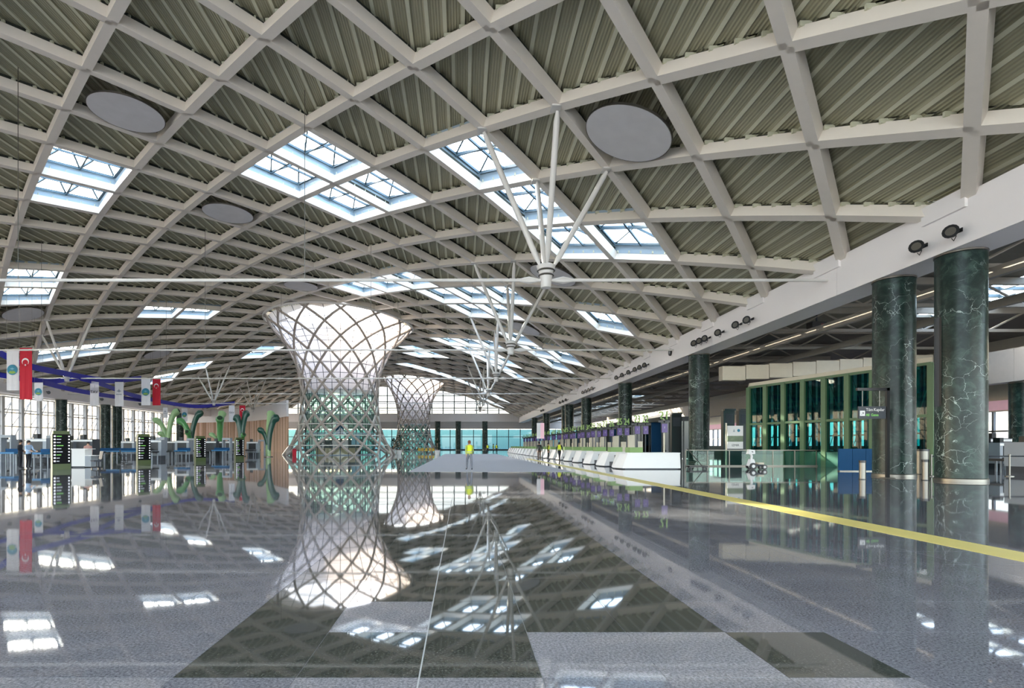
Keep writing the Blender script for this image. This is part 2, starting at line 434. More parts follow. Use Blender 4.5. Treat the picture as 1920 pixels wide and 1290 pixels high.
        for k in range(4):
            l = (k + 1) % 4
            mb.poly([lowr[k], lowr[l], hir[l], hir[k]]); mb.poly([hir[k], hir[l], hi2[l], hi2[k]]); mb.poly([lo2[l], lo2[k], hi2[k], hi2[l]]); mb.poly([lowr[l], lowr[k], lo2[k], lo2[l]])
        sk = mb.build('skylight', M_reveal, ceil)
        base = [c + (p - c) * .90 + up * 1.08 for p in co]
        e0 = (base[0] + base[1]) / 2; e1 = (base[2] + base[3]) / 2
        r0 = e0.lerp(e1, .27) + up * .55; r1 = e0.lerp(e1, .73) + up * .55
        s1 = (base[1] + base[2]) / 2; s2 = (base[3] + base[0]) / 2
        near = c.y < 90
        if near:
            fr = MB(); th = .15
            for a, b in ((base[0], base[1]), (base[1], base[2]), (base[2], base[3]), (base[3], base[0])):
                fr.bar(a, b, th, .12); a2 = c + (a - c) * .94; b2 = c + (b - c) * .94; a2.z = a.z - .12; b2.z = b.z - .12; fr.bar(a2, b2, .05, .06)
            fr.build('frame', M_bar, sk)
            for a, b in ((r0, r1), (base[0], r0), (base[1], r0), (base[2], r1), (base[3], r1), (s1, r0), (s1, r1), (s2, r0), (s2, r1), (e0 - up * .1, e1 - up * .1), (s1 - up * .1, s2 - up * .1)):
                g = MB(); g.bar(a, b, .11, .13); g.build('glazing_bar', M_bar, sk)
        tri = [(base[1], base[0], r0), (base[0], s2, r0), (s2, r1, r0), (s2, base[3], r1), (base[3], base[2], r1), (base[2], s1, r1), (s1, r0, r1), (s1, base[1], r0)]
        if near:
            for t in tri: MB().poly(t).build('pane', M_skyglass, sk)
        else:
            g = MB()
            for t in tri: g.poly(t)
            g.build('pane', M_skyglass, sk)
            fr = MB()
            for a, b in ((base[0], base[1]), (base[1], base[2]), (base[2], base[3]), (base[3], base[0]), (r0, r1), (s1, r0), (s2, r0), (s1, r1), (s2, r1)): fr.bar(a, b, .1, .1)
            fr.build('frame', M_bar, sk)
    return ceil
build_roof()

# ------------------------------------------------------------------ floor
def build_floor():
    fx0, fx1, fy0, fy1 = -80, 56, RY(M0) + 1, YF + 8
    tx0, nx, ty0, ny = -1.76 - .75 * 8, 18, 3.36 - .82 * 2, 16
    tx1, ty1 = tx0 + .75 * nx, ty0 + .82 * ny
    mb = MB()
    for (a, b, c, d) in ((fx0, tx0, fy0, fy1), (tx1, fx1, fy0, fy1), (tx0, tx1, fy0, ty0), (tx0, tx1, ty1, fy1)):
        mb.box(a, b, c, d, -.3, 0)
    mb.box(tx0, tx1, ty0, ty1, -.3, -.004, 1)
    fl = mb.build('floor', [M_floor, M_grout]); fl['kind'] = 'structure'
    g = .0025
    tm = {}
    for key, m in (('g', M_tile), ('l', M_tile_l), ('d', M_tile_d)):
        b = MB().box(-.375 + g, .375 - g, -.41 + g, .41 - g, -.012, 0); tm[key] = b.mesh('floor_tile', m)
    for i in range(nx):
        for j in range(ny):
            x = tx0 + .75 * (i + .5); y = ty0 + .82 * (j + .5); k = 'g'
            if -1.76 < x < 1.97 and y > 4.18:
                k = 'd'
                if y < 5.1 and -.3 < x < .4: k = 'd'
                if y < 5.1 and -1.0 < x < -.3: k = 'l'
            if -1.76 < x < .46 and 3.3 < y < 4.18: k = 'd'
            if .46 < x < 1.97 and 3.3 < y < 4.18: k = 'l'
            if 1.97 < x < 2.75 and 3.3 < y < 4.2: k = 'd'
            if y < 3.3: k = 'l' if (i + j) % 3 else 'g'
            inst('floor_tile', tm[k], fl, (x, y, 0), (random.uniform(-1, 1) * .0009, random.uniform(-1, 1) * .0009, 0))
    MB().box(6.82, 7.42, fy0 + 1, 60, .0, .003).build('floor_stripe', M_yellow, fl, label='pale yellow line along the floor')
    MB().box(-.265, -.255, ty0, ty1 + 6, .0005, .002).build('floor_joint', M_grout, fl)
    return fl
FL = build_floor()
o = MB().box(-2.9, 6.0, 29.8, 96, .001, .006).build('floor_covering', M_cover); setp(o, 'long matte pale grey sheet down the middle of the hall floor', 'floor covering')
o = MB().box(-400, 400, -200, 500, -.8, -.35).build('ground', M_ground); o['kind'] = 'structure'

# ------------------------------------------------------------------ long girders, gables, side glazing
def girder(name, xf, sgn, y0, y1, z0=9.16, z1=11.1, wd=1.7, joints=True):
    g = struct(name)
    L = 14.14; y = y0
    while y < y1 - .1:
        ye = min(y + L, y1); mb = MB(); xs = sorted((xf, xf + sgn * wd)); mb.box(xs[0], xs[1], y + .008, ye - .008, z0, z1)
        mb.build('girder_panel', M_girder, g); y = ye
    # bearing blocks where the roof beams land
    m = 0
    return g
GR = girder('trim_1', XG, 1, -14, YF)
GL = girder('trim_2', XGL, -1, -14, YF)
for m in range(-4, 48, 2):
    y = RY(m) + Q
    for g, x0, x1 in ((GR, XG - .12, XG + .5), (GL, XGL - .5, XGL + .12)):
        if 10 < y < 120: MB().box(x0, x1, y - 1.0, y + 1.0, 10.55, 11.3).build('bearing_block', M_girder, g)

def gable(name, Y, sgn, detail):
    g = struct(name)
    z0 = 12.3
    xs = [XGL - 1.0 + k * 3.8 for k in range(24)]
    for x in xs:
        n = (x + 23.4) / 3.4 - 10
        # roof height at x by bisection on n
        a, b = -24.0, 4.0
        for _ in range(30):
            c = (a + b) / 2
            if RX(c) < x: a = c
            else: b = c
        zt = RZ(a) + .7
        if zt > z0 + .3:
            MB().box(x - .17, x + .17, Y - .15, Y + .15, z0, zt).build('mullion', M_bar, g)
    for z in (14.3, 16.4, 18.5):
        a, b = -24.0, -10.0
        for _ in range(30):
            c = (a + b) / 2
            if RZ(c) + .5 < z: a = c
            else: b = c
        xl = RX(a); a, b = -10.0, 4.0
        for _ in range(30):
            c = (a + b) / 2
            if RZ(c) + .5 > z: a = c
            else: b = c
        MB().box(xl, RX(a), Y - .1, Y + .1, z - .13, z + .13).build('transom', M_bar, g)
    if detail:
        for x0, x1 in zip(xs, xs[1:]):
            tops = []
            for x in (x0, x1):
                a, b = -24.0, 4.0
                for _ in range(30):
                    c = (a + b) / 2
                    if RX(c) < x: a = c
                    else: b = c
                tops.append(max(z0 + .05, RZ(a) + .7))
            MB().poly([(x0, Y, z0), (x1, Y, z0), (x1, Y, tops[1]), (x0, Y, tops[0])]).build('pane', M_farglass, g)
    return g
gable('window_1', YF, 1, True)
gable('window_2', RY(M0), -1, False)  # unseen rear gable, added unglazed so sky light fills the hall
fw = struct('wall_far')
MB().box(XGL - 8, XG + 30, YF - .6, YF + .6, 9.6, 12.4).build('fascia_panel', M_girder, fw)
MB().box(XGL - 8, XG + 30, YF - .2, YF + 1.4, 7.2, 9.6).build('soffit_panel', mat('grey fascia', 'b9b4b0', .5), fw)  # soffit band in a darker grey than the fascia panel
for x in range(-72, 48, 4):
    MB().poly([(x + .1, YF + .8, .3), (x + 3.9, YF + .8, .3), (x + 3.9, YF + .8, 7.0), (x + .1, YF + .8, 7.0)]).build('pane', M_bluegl, fw)
    MB().box(x - .12, x + .12, YF + .6, YF + 1.0, 0, 7.2).build('mullion', M_dgrey, fw)
MB().box(-74, 48, YF + .7, YF + .9, 4.4, 4.6).build('transom', M_dgrey, fw)
MB().box(-74, 48, YF + .7, YF + .95, 0, .3).build('sill', M_dgrey, fw)
# unseen rear fascia; the hall end below is left open for sky fill
bw = struct('wall_back'); MB().box(XGL - 8, 50, RY(M0) - .5, RY(M0), 9.2, 12.4).build('fascia_panel', M_girder, bw)

# left glazed wall
lw = struct('window_3'); XW = -75.0
M_frame = mat('window frame grey', 'd4d4d2', .5)
y = -10
while y < YF:
    MB().box(XW - .3, XW + .3, y - .3, y + .3, 0, 9.6).build('mullion', M_frame, lw)
    if 56 < y < 150:
        for z0, z1 in ((.1, 2.3), (2.4, 4.6), (4.7, 6.9), (7.0, 9.4)):
            MB().poly([(XW, y + .3, z0), (XW, y + 3.7, z0), (XW, y + 3.7, z1), (XW, y + .3, z1)]).build('pane', M_wallglass, lw)
        MB().box(XW - .08, XW + .08, y + 1.92, y + 2.08, 0, 9.4).build('thin_mullion', M_frame, lw)
        # raking steel of the canopy outside
        MB().tube([(XW - 4, y - 1, 2.0), (XW - 4, y + 3, 9.4)], .12, 6).build('canopy_brace', M_frame, lw)
        MB().tube([(XW - 4, y + 3, 5.0), (XW - 4, y + 7, 9.4)], .09, 6).build('canopy_brace', M_frame, lw)
    y += 4.0
for z in (.05, 2.35, 4.65, 6.95, 9.5): MB().box(XW - .12, XW + .12, -14, YF, z - .1, z + .1).build('transom', M_frame, lw)
MB().box(XW - 4.1, XW - 3.9, 50, 150, 7.6, 7.9).build('canopy_rail', M_frame, lw)
o = MB().box(XW - 2, XGL - 1.5, -14, YF, 9.7, 10.0).build('ceiling', mat('left soffit', 'd8d2c6', .6)); o['kind'] = 'structure'

# ------------------------------------------------------------------ tie rods, hangers, strut clusters, discs
SROWS = [(-2, m) for m in (3, 9, 15, 21, 27, 33)]
def strut_cluster(n, m, label):
    c = Vector((RX(n), RY(m), 10.15)); t = thing('strut_cluster', label, 'roof strut', (c.x, c.y, c.z - .45), 'four-armed roof struts')
    for (a, b) in ((n, m - 1), (n - 1, m), (n, m + 1), (n + 1, m)):
        p = node(a, b); d = (p - c).normalized(); s = c + d * .9
        mb = MB().tube([s, s.lerp(p, .08), s.lerp(p, .92), p - d * .1], [.07, .15, .15, .08], 10); mb.build('arm', M_strut, t, True)
        MB().box(p.x - .3, p.x + .3, p.y - .3, p.y + .3, p.z - .05, p.z + .03).build('cap_plate', M_strut, t)
    MB().lathe([(.12, -.45), (.27, -.4), (.30, .0), (.36, .35), (.50, .75), (.30, .85)], 16, c).build('hub', M_strut, t, True)
    for r, z in ((.43, .45), (.36, .2)): MB().lathe([(r, z), (r + .06, z + .03), (r, z + .1)], 16, c, cap=False).build('collar', M_steel, t, True)
for i, (n, m) in enumerate(SROWS):
    strut_cluster(n, m, f'{ORD[i]} nearest white four-armed strut under the roof, right of the lattice towers')
for i, m in enumerate((15, 27, 33)):
    strut_cluster(-18, m, f'{ORD[i]} nearest white four-armed strut above the left girder')
for i, m in enumerate((3, 9, 15, 21, 27, 33)):
    y = RY(m); z = 10.15
    t = thing('tie_rod', f'thin white tie rod spanning the hall at roof height, {ORD[i]} from the front', 'tie rod', (XG, y, z), 'roof tie rods')
    for xa, xb in {3: ((XGL, -27.5), (-11.0, XG + .2)), 5: ((-40, XG + .2),)}.get(i, ((XGL, XG + .2),)):
        MB().tube([(xa, y, z), (xb, y, z)], .075 if i else .085, 8).build('rod', M_strut, t, True)
    for x in (RX(-2) - .9, RX(-2) + .9): MB().tube([(x - .5, y, z), (x, y, z), (x + .5, y, z)], [.09, .2, .09], 8).build('clevis', M_strut, t, True)
    if i < 3:
        for nn in (-5.75, -10, -14.2):
            MB().tube([(RX(nn), y, z), (RX(nn), y, RZ(nn) + .1)], .018, 5).build('hanger', M_steel, t)
DISCS = [(-1, 2, 'grey round disc hung under the roof nearest the camera, right side'), (-1, 8, 'grey round ceiling disc behind the nearest strut hub'),
         (-1, 14, 'grey round ceiling disc behind the second strut hub'), (-9, 4, 'large pale round disc hung under the upper left roof'),
         (-9, 8, 'pale round ceiling disc between the two left skylight groups'), (-9, 14, 'pale round disc hung just above the nearer lattice tower'),
         (-18, 13, 'pale round disc cut by the left picture edge'), (-18, 21, 'small pale round disc above the left girder between skylights')]
for n, m, lb in DISCS:
    c = node(n, m); tl = math.atan2(RZ(n + .5) - RZ(n - .5), RX(n + .5) - RX(n - .5))
    t = thing('ceiling_disc', lb, 'ceiling disc', (c.x, c.y, c.z - .15), 'round discs under the roof'); t.rotation_euler = (0, -tl, 0)
    MB().lathe([(1.99, 0), (2.0, .02), (2.0, .06), (1.99, .08)], 48).build('disc', M_disc, t, world=False)
    MB().lathe([(2.0, .0), (2.03, .0), (2.03, .1), (2.0, .1)], 48, cap=False).build('rim', M_steel, t, world=False)
    for k in range(4):
        a = k * PI / 2 + .5; MB().tube([(1.6 * math.cos(a), 1.6 * math.sin(a), .08), (1.6 * math.cos(a), 1.6 * math.sin(a), .9)], .015, 5).build('hanger', M_steel, t, world=False)

# ------------------------------------------------------------------ marble columns
def column(x, y, label, r=.82, h=9.16, slot=False):
    t = thing('marble_column', label, 'column', (x, y, 0), 'dark green marble columns')
    cuts = [.12, 2.05, 4.1, 6.2, 8.3, h - .1]
    for a, b in zip(cuts, cuts[1:]):
        MB().lathe([(r, a + .004), (r, b - .004)], 48, (x, y, 0)).build('marble_drum', M_marble, t, True)
    MB().lathe([(r - .02, .1), (r - .02, h - .1)], 32, (x, y, 0), cap=False).build('core', M_dgrey, t)
    MB().lathe([(r + .03, 0), (r + .03, .1), (r, .13)], 40, (x, y, 0)).build('base_ring', M_steel, t, True)
    MB().lathe([(r - .02, h - .1), (r + .03, h - .08), (r + .03, h - .01)], 40, (x, y, 0)).build('top_ring', M_steel, t, True)
    if slot:
        # service channel let into the drum, facing the hall
        for (a0, a1, m, nm) in ((math.radians(154), math.radians(178), M_dgrey, 'service_door'), (math.radians(178), math.radians(185), M_black, 'service_gap')):
            mb = MB(); n = 5
            for k in range(n):
                b0 = a0 + (a1 - a0) * k / n; b1 = a0 + (a1 - a0) * (k + 1) / n; R1 = r + .02
                mb.poly([(x + R1 * math.cos(b0), y + R1 * math.sin(b0), 3.0), (x + R1 * math.cos(b1), y + R1 * math.sin(b1), 3.0), (x + R1 * math.cos(b1), y + R1 * math.sin(b1), 6.6), (x + R1 * math.cos(b0), y + R1 * math.sin(b0), 6.6)])
            mb.build(nm, m, t)
    return t
RC = [(22.3, 'nearest dark green marble column with a vertical service door'), (25.75, 'dark green marble column behind the black gates sign'), (46.9, 'dark green marble column beside the glass rail and white stand'),
      (68.1, 'green marble column rising behind the check-in signs'), (89.3, 'green marble column far down the check-in row'), (103.6, 'front column of the far green pair in the check-in row'),
      (107.1, 'back column of the far green pair in the check-in row'), (131.7, 'second last green column under the right girder'), (152.9, 'last visible green column under the right girder')]
for i, (y, lb) in enumerate(RC): column(20.15, y, lb, slot=(i == 0))
for x, y, lb in ((-66.9, 92.2, 'green marble column behind the nearest information totem'), (-66.9, 103.6, 'left column of the green pair before the glazed wall'), (-66.9, 107.1, 'right column of the green pair before the glazed wall'),
                 (-66.9, 131.0, 'green marble column by the left end of the wood wall')): column(x, y, lb)
column(41.3, 40.6, 'dark marble column cut by the right picture edge', .8, 6.1)
for k, (x, lb) in enumerate(((-8, 'dark column at the far glass wall beside the second tower'), (-1.2, 'dark column left of the blue far doors'), (7.6, 'dark column right of the blue far doors'))):
    column(x, 182, lb, .9, 9.5)

# ------------------------------------------------------------------ lattice towers
def catmull(pts, z):
    for k in range(len(pts) - 1):
        if pts[k][0] <= z <= pts[k + 1][0] or k == len(pts) - 2:
            p0 = pts[max(k - 1, 0)]; p1 = pts[k]; p2 = pts[k + 1]; p3 = pts[min(k + 2, len(pts) - 1)]
            t = (z - p1[0]) / (p2[0] - p1[0]); h = p2[0] - p1[0]
            m1 = (p2[1] - p0[1]) / (p2[0] - p0[0]) * h; m2 = (p3[1] - p1[1]) / (p3[0] - p1[0]) * h
            return (2 * t ** 3 - 3 * t * t + 1) * p1[1] + (t ** 3 - 2 * t * t + t) * m1 + (-2 * t ** 3 + 3 * t * t) * p2[1] + (t ** 3 - t * t) * m2
PROF = [(0, 7.7), (1.6, 6.6), (3.5, 5.8), (5.4, 5.4), (10.15, 5.4), (13.2, 6.2), (15.8, 7.6), (17.7, 9.1), (19.2, 10.2)]
ZK = [0, 3.0, 5.7, 8.35, 11.1, 14.2, 17.3, 20.2]
def roof_at(x):
    lo, hi = -24.0, 4.0
    for _ in range(24):
        c = (lo + hi) / 2
        if RX(c) < x: lo = c
        else: hi = c
    return RZ(lo)
def tower(T, label, rimz, tilt, shop):
    tx, ty, s = T; H = 19.2; NB = 14; sp = 2 * PI / NB
    t = thing('lattice_tower', label, 'lattice tower', (tx, ty, 0), 'flared lattice towers')
    def pt(a, z, dr=0):
        r = (catmull(PROF, z) + dr) * s; f = (z / H); x = tx + r * math.cos(a)
        zz = f * rimz + f ** 4 * (roof_at(x) - .05 - rimz)
        return (x, ty + r * math.sin(a), zz)
    def ang(z):
        for k in range(7):
            if z <= ZK[k + 1] or k == 6: return sp * (k + (z - ZK[k]) / (ZK[k + 1] - ZK[k]))
    zs = [H * k / 34 for k in range(35)]
    for k in range(NB):
        a0 = -PI / 2 + k * sp
        for sg in (1, -1):
            MB().tube([pt(a0 + sg * ang(z), z) for z in zs], (.165 * s if s > 1 else .18), 6).build('lattice_bar', M_lat, t, True)
    for z in (1.35, 2.75, 4.3): MB().tube([pt(2 * PI * j / 56, z) for j in range(56)], .07, 5, closed=True).build('ring', M_strut, t, True)
    for z in (12.6, 15.7, 17.6): MB().tube([pt(2 * PI * j / 56, z) for j in range(56)], .045, 5, closed=True).build('ring', M_strut, t, True)
    MB().tube([pt(2 * PI * j / 72, H) for j in range(72)], .2 * s, 6, closed=True).build('rim', M_strut, t, True)
    # translucent inner funnel in upper half, with fine seams
    mb = MB(); nz = 10; na = 56; z0 = 8.6
    grid = [[pt(2 * PI * j / na, z0 + (H - .1 - z0) * k / nz, -.55) for j in range(na)] for k in range(nz + 1)]
    for k in range(nz):
        for j in range(na): mb.poly([grid[k][j], grid[k][(j + 1) % na], grid[k + 1][(j + 1) % na], grid[k + 1][j]])
    mb.build('membrane', M_mem, t, True)
    for k in range(28):
        MB().tube([pt(2 * PI * k / 28, z0 + (H - .1 - z0) * q / 8, -.5) for q in range(9)], .04, 4).build('seam', M_dgrey, t)
    for k in range(1, 8): MB().tube([pt(2 * PI * j / 56, z0 + (H - z0) * k / 8, -.5) for j in range(56)], .04, 4, closed=True).build('seam_ring', M_dgrey, t)
    # green tinted glass drum in the lower half
    for k in range(28):
        a, b = 2 * PI * k / 28, 2 * PI * (k + 1) / 28; R = 4.75 * s
        pa = (tx + R * math.cos(a), ty + R * math.sin(a)); pb = (tx + R * math.cos(b), ty + R * math.sin(b))
        for zz0, zz1 in ((.1, 3.0), (3.05, 5.9), (5.95, 8.8)):
            MB().poly([(*pa, zz0 * s), (*pb, zz0 * s), (*pb, zz1 * s), (*pa, zz1 * s)]).build('pane', M_greengl, t)
        MB().box(pa[0] - .05, pa[0] + .05, pa[1] - .05, pa[1] + .05, 0, 8.9 * s).build('mullion', M_dgrey, t)
    for zz in (0.05, 3.0, 5.9, 8.85): MB().tube([(tx + 4.75 * s * math.cos(2 * PI * j / 28), ty + 4.75 * s * math.sin(2 * PI * j / 28), zz * s) for j in range(28)], .07, 4, closed=True).build('drum_ring', M_grey, t)
    # curb from the rim up to the roof deck
    mb = MB(); na = 72
    for j in range(na):
        a, b = 2 * PI * j / na, 2 * PI * (j + 1) / na; pa, pb = pt(a, H), pt(b, H)
        mb.poly([pa, pb, (pb[0], pb[1], pb[2] + DK + .1), (pa[0], pa[1], pa[2] + DK + .1)])
    mb.build('curb', M_beam, t, True)
    return t
tower(T1, 'nearer and larger flared white lattice tower', 20.9, 0, True)
tower(T2, 'farther and smaller flared white lattice tower', 20.7, 0, False)

# ------------------------------------------------------------------ right aisle
XB = 40.0
trim4 = struct('trim_4')
for y in range(12, 180, 14): MB().box(XB, XB + 1.0, y + .01, y + 13.99, 6.1, 8.5).build('girder_panel', mat('aisle girder paint', 'b4ada2', .5), trim4)
ac = struct('ceiling')      # aisle roof : deck strips either side of a continuous roof light
M_atruss = mat('aisle steel', '8d877c', .5)
M_adeck = mat('aisle deck', '6c6a60', .6)
for y in range(-14, 190, 7):
    lit = 26 < y < 40 or y > 100
    for (x0, x1) in ((XG + 1.6, 26.6), (26.65, 32.4), (37.6, 41.0), (41.05, 50)) if lit else ((XG + 1.6, 26.6), (26.65, 32.4), (32.45, 37.6), (37.65, 41.0), (41.05, 50)):
        MB().box(x0, x1, y + .02, y + 6.98, 11.2, 11.4).build('deck_panel', M_adeck, ac)
    for k in range(4 if lit else 0):
        xa = 32.5; ya = y + k * 1.75
        MB().poly([(xa, ya, 11.5), (xa + 5, ya, 11.5), (xa + 5, ya + 1.7, 11.5), (xa, ya + 1.7, 11.5)]).build('pane', M_glass, ac)
        MB().box(xa, xa + 5, ya - .06, ya + .06, 11.3, 11.5).build('glazing_bar', M_bar, ac)
for x in (32.5, 34.1, 35.8, 37.5): MB().box(x - .07, x + .07, -14, 190, 11.25, 11.5).build('glazing_bar', M_bar, ac)
for y in range(18, 180, 7):
    t = MB(); t.box(XG + 1.6, XB, y - .12, y + .12, 10.75, 11.15); t.build('truss_chord', M_atruss, ac)
    t = MB(); t.box(XG + 1.6, XB, y - .1, y + .1, 9.45, 9.65); t.build('truss_chord', M_atruss, ac)
    xx = [XG + 1.6 + k * 2.34 for k in range(9)]
    for k, (a, b) in enumerate(zip(xx, xx[1:])):
        za, zb = (9.6, 10.8) if k % 2 else (10.8, 9.6)
        MB().tube([(a, y, za), (b, y, zb)], .07, 6).build('truss_web', M_atruss, ac)
for x in (24.0, 29.5): MB().box(x - .15, x + .15, -10, 185, 9.0, 9.45).build('purlin_beam', M_atruss, ac)

# cream bulkhead over the green glass box
A = Vector((22.9, 44.0, 0)); B = Vector((26.4, 31.0, 0)); BX = 6.05
wr = struct('wall_right')
for k in range(11):
    y = 14 + k * 16
    MB().box(50, 50.3, y, y + 15.98, 0, 1.4).build('wall_panel', M_dgrey, wr)
    MB().box(49.9, 50.3, y, y + 15.98, 4.6, 11.2).build('wall_panel', M_cream, wr)
    MB().box(49.7, 49.9, y, y + 15.98, 4.7, 5.6).build('pink_band', M_pink, wr)
    for j in range(8):
        MB().box(50, 50.2, y + j * 2 - .1, y + j * 2 + .1, 1.4, 4.6).build('mullion', M_grey, wr)
        MB().poly([(50.1, y + j * 2, 1.4), (50.1, y + j * 2 + 2, 1.4), (50.1, y + j * 2 + 2, 4.6), (50.1, y + j * 2, 4.6)]).build('pane', M_wallglass, wr)
    MB().box(50, 50.2, y, y + 16, 2.7, 2.85).build('transom', M_grey, wr)

gb = thing('glass_box', 'long teal glass enclosure with green mullions behind the glass rail', 'glass enclosure', (A.x, A.y, 0))
d = (B - A); Ln = d.length; d.normalize(); nr = Vector((d.y, -d.x, 0))
if nr.x > 0: nr = -nr
nm = 8
for k in range(nm + 1):
    p = A + d * Ln * k / nm
    MB().bar(p + Vector((0, 0, 0)), p + Vector((0, 0, BX)), .30, .34, d).build('mullion', M_mull_green, gb)
    if k < nm:
        p2 = A + d * Ln * (k + 1) / nm
        for z0, z1 in ((1.0, 3.1), (3.15, BX - .1)):
            MB().poly([p + Vector((0, 0, z0)), p2 + Vector((0, 0, z0)), p2 + Vector((0, 0, z1)), p + Vector((0, 0, z1))]).build('pane', M_teal, gb)
        for q in (.17, .42, .62, .86):
            c = p.lerp(p2, q) - nr * .6
            MB().bar(c, c + Vector((0, 0, BX)), .1, .25 if q in (.17, .62) else .14, -nr).build('louvre', M_black if q in (.17, .62) else M_dgrey, gb)
        MB().tube([p - nr * .3 + Vector((0, 0, 1)), p2 - nr * .3 + Vector((0, 0, BX))], .02, 5).build('brace_rod', M_steel, gb)
        MB().tube([p - nr * .3 + Vector((0, 0, BX)), p2 - nr * .3 + Vector((0, 0, 1))], .02, 5).build('brace_rod', M_steel, gb)
        MB().hexa([p + nr * .1, p2 + nr * .1, p2 - nr * .2, p - nr * .2], [v + Vector((0, 0, 1.0)) for v in (p + nr * .1, p2 + nr * .1, p2 - nr * .2, p - nr * .2)]).build('plinth_panel', M_green_panel, gb)
for z in (3.12, BX): MB().bar(A + Vector((0, 0, z)), B + Vector((0, 0, z)), .2, .16).build('rail', M_mull_green, gb)
C2 = B + Vector((3.4, 9.0, 0)); D2 = A + Vector((2.4, 5, 0))
for k in range(8):
    p = B.lerp(C2, k / 8); p2 = B.lerp(C2, (k + 1) / 8)
    MB().poly([p + Vector((0, 0, 1)), p2 + Vector((0, 0, 1)), p2 + Vector((0, 0, BX)), p + Vector((0, 0, BX))]).build('pane', M_teal, gb)
    MB().bar(p, p + Vector((0, 0, BX)), .2, .2, d).build('mullion', M_dgrey if k % 2 else M_mull_green, gb)
    MB().bar(p + Vector((0, 0, .5)), p2 + Vector((0, 0, .5)), .2, 1.0).build('plinth_panel', M_green_panel, gb)
MB().hexa([A + Vector((0, 0, BX)), B + Vector((0, 0, BX)), C2 + Vector((0, 0, BX)), D2 + Vector((0, 0, BX))], [v + Vector((0, 0, BX + .35)) for v in (A, B, C2, D2)]).build('roof_slab', M_cream, gb)
# stepped cream girder seen above the box
t = thing('cream_girder', 'cream stepped girder under the aisle roof above the glass box', 'girder', (24, 46, 7.2))
for k in range(9):
    x0 = 22.2 + k * 2; MB().box(x0, x0 + 1.95, 47.0, 47.7, 7.0 - .0 * k + .12 * k, 8.2 + .12 * k).build('girder_segment', M_cream, t)

# glass balustrade in front of it
t = thing('glass_balustrade', 'low clear glass railing with steel top rail', 'railing', (20, 38, 0))
xs = [15.4 + k * 1.5 for k in range(8)]
for a, b in zip(xs, xs[1:]):
    MB().box(a + .02, b - .02, 37.99, 38.01, .08, 1.08).build('pane', M_glassrail, t); MB().box(a - .03, a + .03, 37.96, 38.04, 0, 1.1).build('post', M_steel, t)
MB().box(xs[0], xs[-1], 37.96, 38.04, 1.08, 1.14).build('top_rail', M_steel, t)
MB().box(xs[0], xs[-1], 37.9, 38.1, 0, .08).build('base_channel', M_steel, t)
t = thing('blue_barrier', 'solid blue panel barrier left of the gates sign', 'barrier', (PX_(1600, 30.5), 30.5, 0))
for k in range(3): MB().box(PX_(1572, 30.5) + k * .75, PX_(1572, 30.5) + k * .75 + .73, 30.45, 30.55, .05, 1.25).build('panel', M_blue_panel, t)
MB().box(PX_(1572, 30.5), PX_(1572, 30.5) + 2.25, 30.4, 30.6, 0, .05).build('foot', M_steel, t)

# gates sign on a black gallows post
t = thing('gates_sign', 'black gallows signpost reading Tum Kapilar in front of a green column', 'sign', (18.9, 24.2, 0))
px = PX_(1664, 24.2)
MB().box(px - .06, px + .06, 24.14, 24.26, .02, 3.95).build('post', M_black, t); MB().box(px - 1.35, px + .06, 24.14, 24.26, 3.83, 3.95).build('arm', M_black, t)
MB().box(px - .2, px + .2, 24.0, 24.4, 0, .02).build('base_plate', M_steel, t)
for x in (px - 1.1, px - .35): MB().tube([(x, 24.2, 3.83), (x, 24.2, 3.12)], .015, 5).build('hanger', M_steel, t)
pn = MB().box(px - 1.28, px - .1, 24.16, 24.24, 2.6, 3.14).build('panel', M_dgrey, t)
MB().box(px - 1.24, px - 1.02, 24.15, 24.16, 2.72, 2.95).build('pictogram', M_white, pn)
text_mesh('↗', .2, M_black, 'arrow', pn, (px - 1.13, 24.145, 2.83), depth=.002)
for wd, dx, z, sz, m in (('Tüm', 0, 2.99, .19, M_white), ('Kapılar', .34, 2.99, .19, M_white), ('All', 0, 2.76, .16, M_litg), ('Gates', .22, 2.76, .16, M_litg)):
    text_mesh(wd, sz, m, 'lettering', pn, (px - .98 + dx, 24.15, z), depth=.004, align='LEFT').scale = (.88, 1, 1)

def litter_bin(x, y, label, h=.85, r=.17):
    t = thing('steel_bin', label, 'bin', (x, y, 0))
    MB().lathe([(r, .03), (r, h - .1)], 20, (x, y, 0)).build('body', M_steel, t, True); MB().lathe([(r + .01, h - .1), (r + .01, h), (r * .7, h)], 20, (x, y, 0)).build('lid', M_black, t, True)
    MB().lathe([(r + .02, 0), (r + .02, .03)], 20, (x, y, 0)).build('base', M_black, t)
litter_bin(PX_(1617, 23.2), 23.2, 'short steel post bin left of the gates sign', .8, .12)
litter_bin(PX_(1735, 22.6), 22.6, 'short steel post bin between the two nearest columns', .85, .12)
litter_bin(PX_(1728, 27.5), 27.5, 'taller steel bin behind the gap between the two nearest columns', 1.25, .3)

def stanchion(x, y, label, x2=None):
    t = thing('queue_post', label, 'queue post', (x, y, 0), 'belt barrier posts')
    MB().lathe([(.17, 0), (.17, .03), (.035, .05), (.035, .95), (.05, .96), (.05, 1.02)], 14, (x, y, 0)).build('post', M_steel, t, True)
    if x2: MB().box(x, x2, y - .01, y + .01, .9, .96).build('belt', M_navy, t)
for k, (x, lb) in enumerate(((21.6, 'belt barrier post just right of the nearest column'), (23.4, 'belt barrier post in the middle at the right edge'), (25.2, 'belt barrier post furthest right at the picture edge'))):
    stanchion(x, 25.4, lb, x + 1.8)

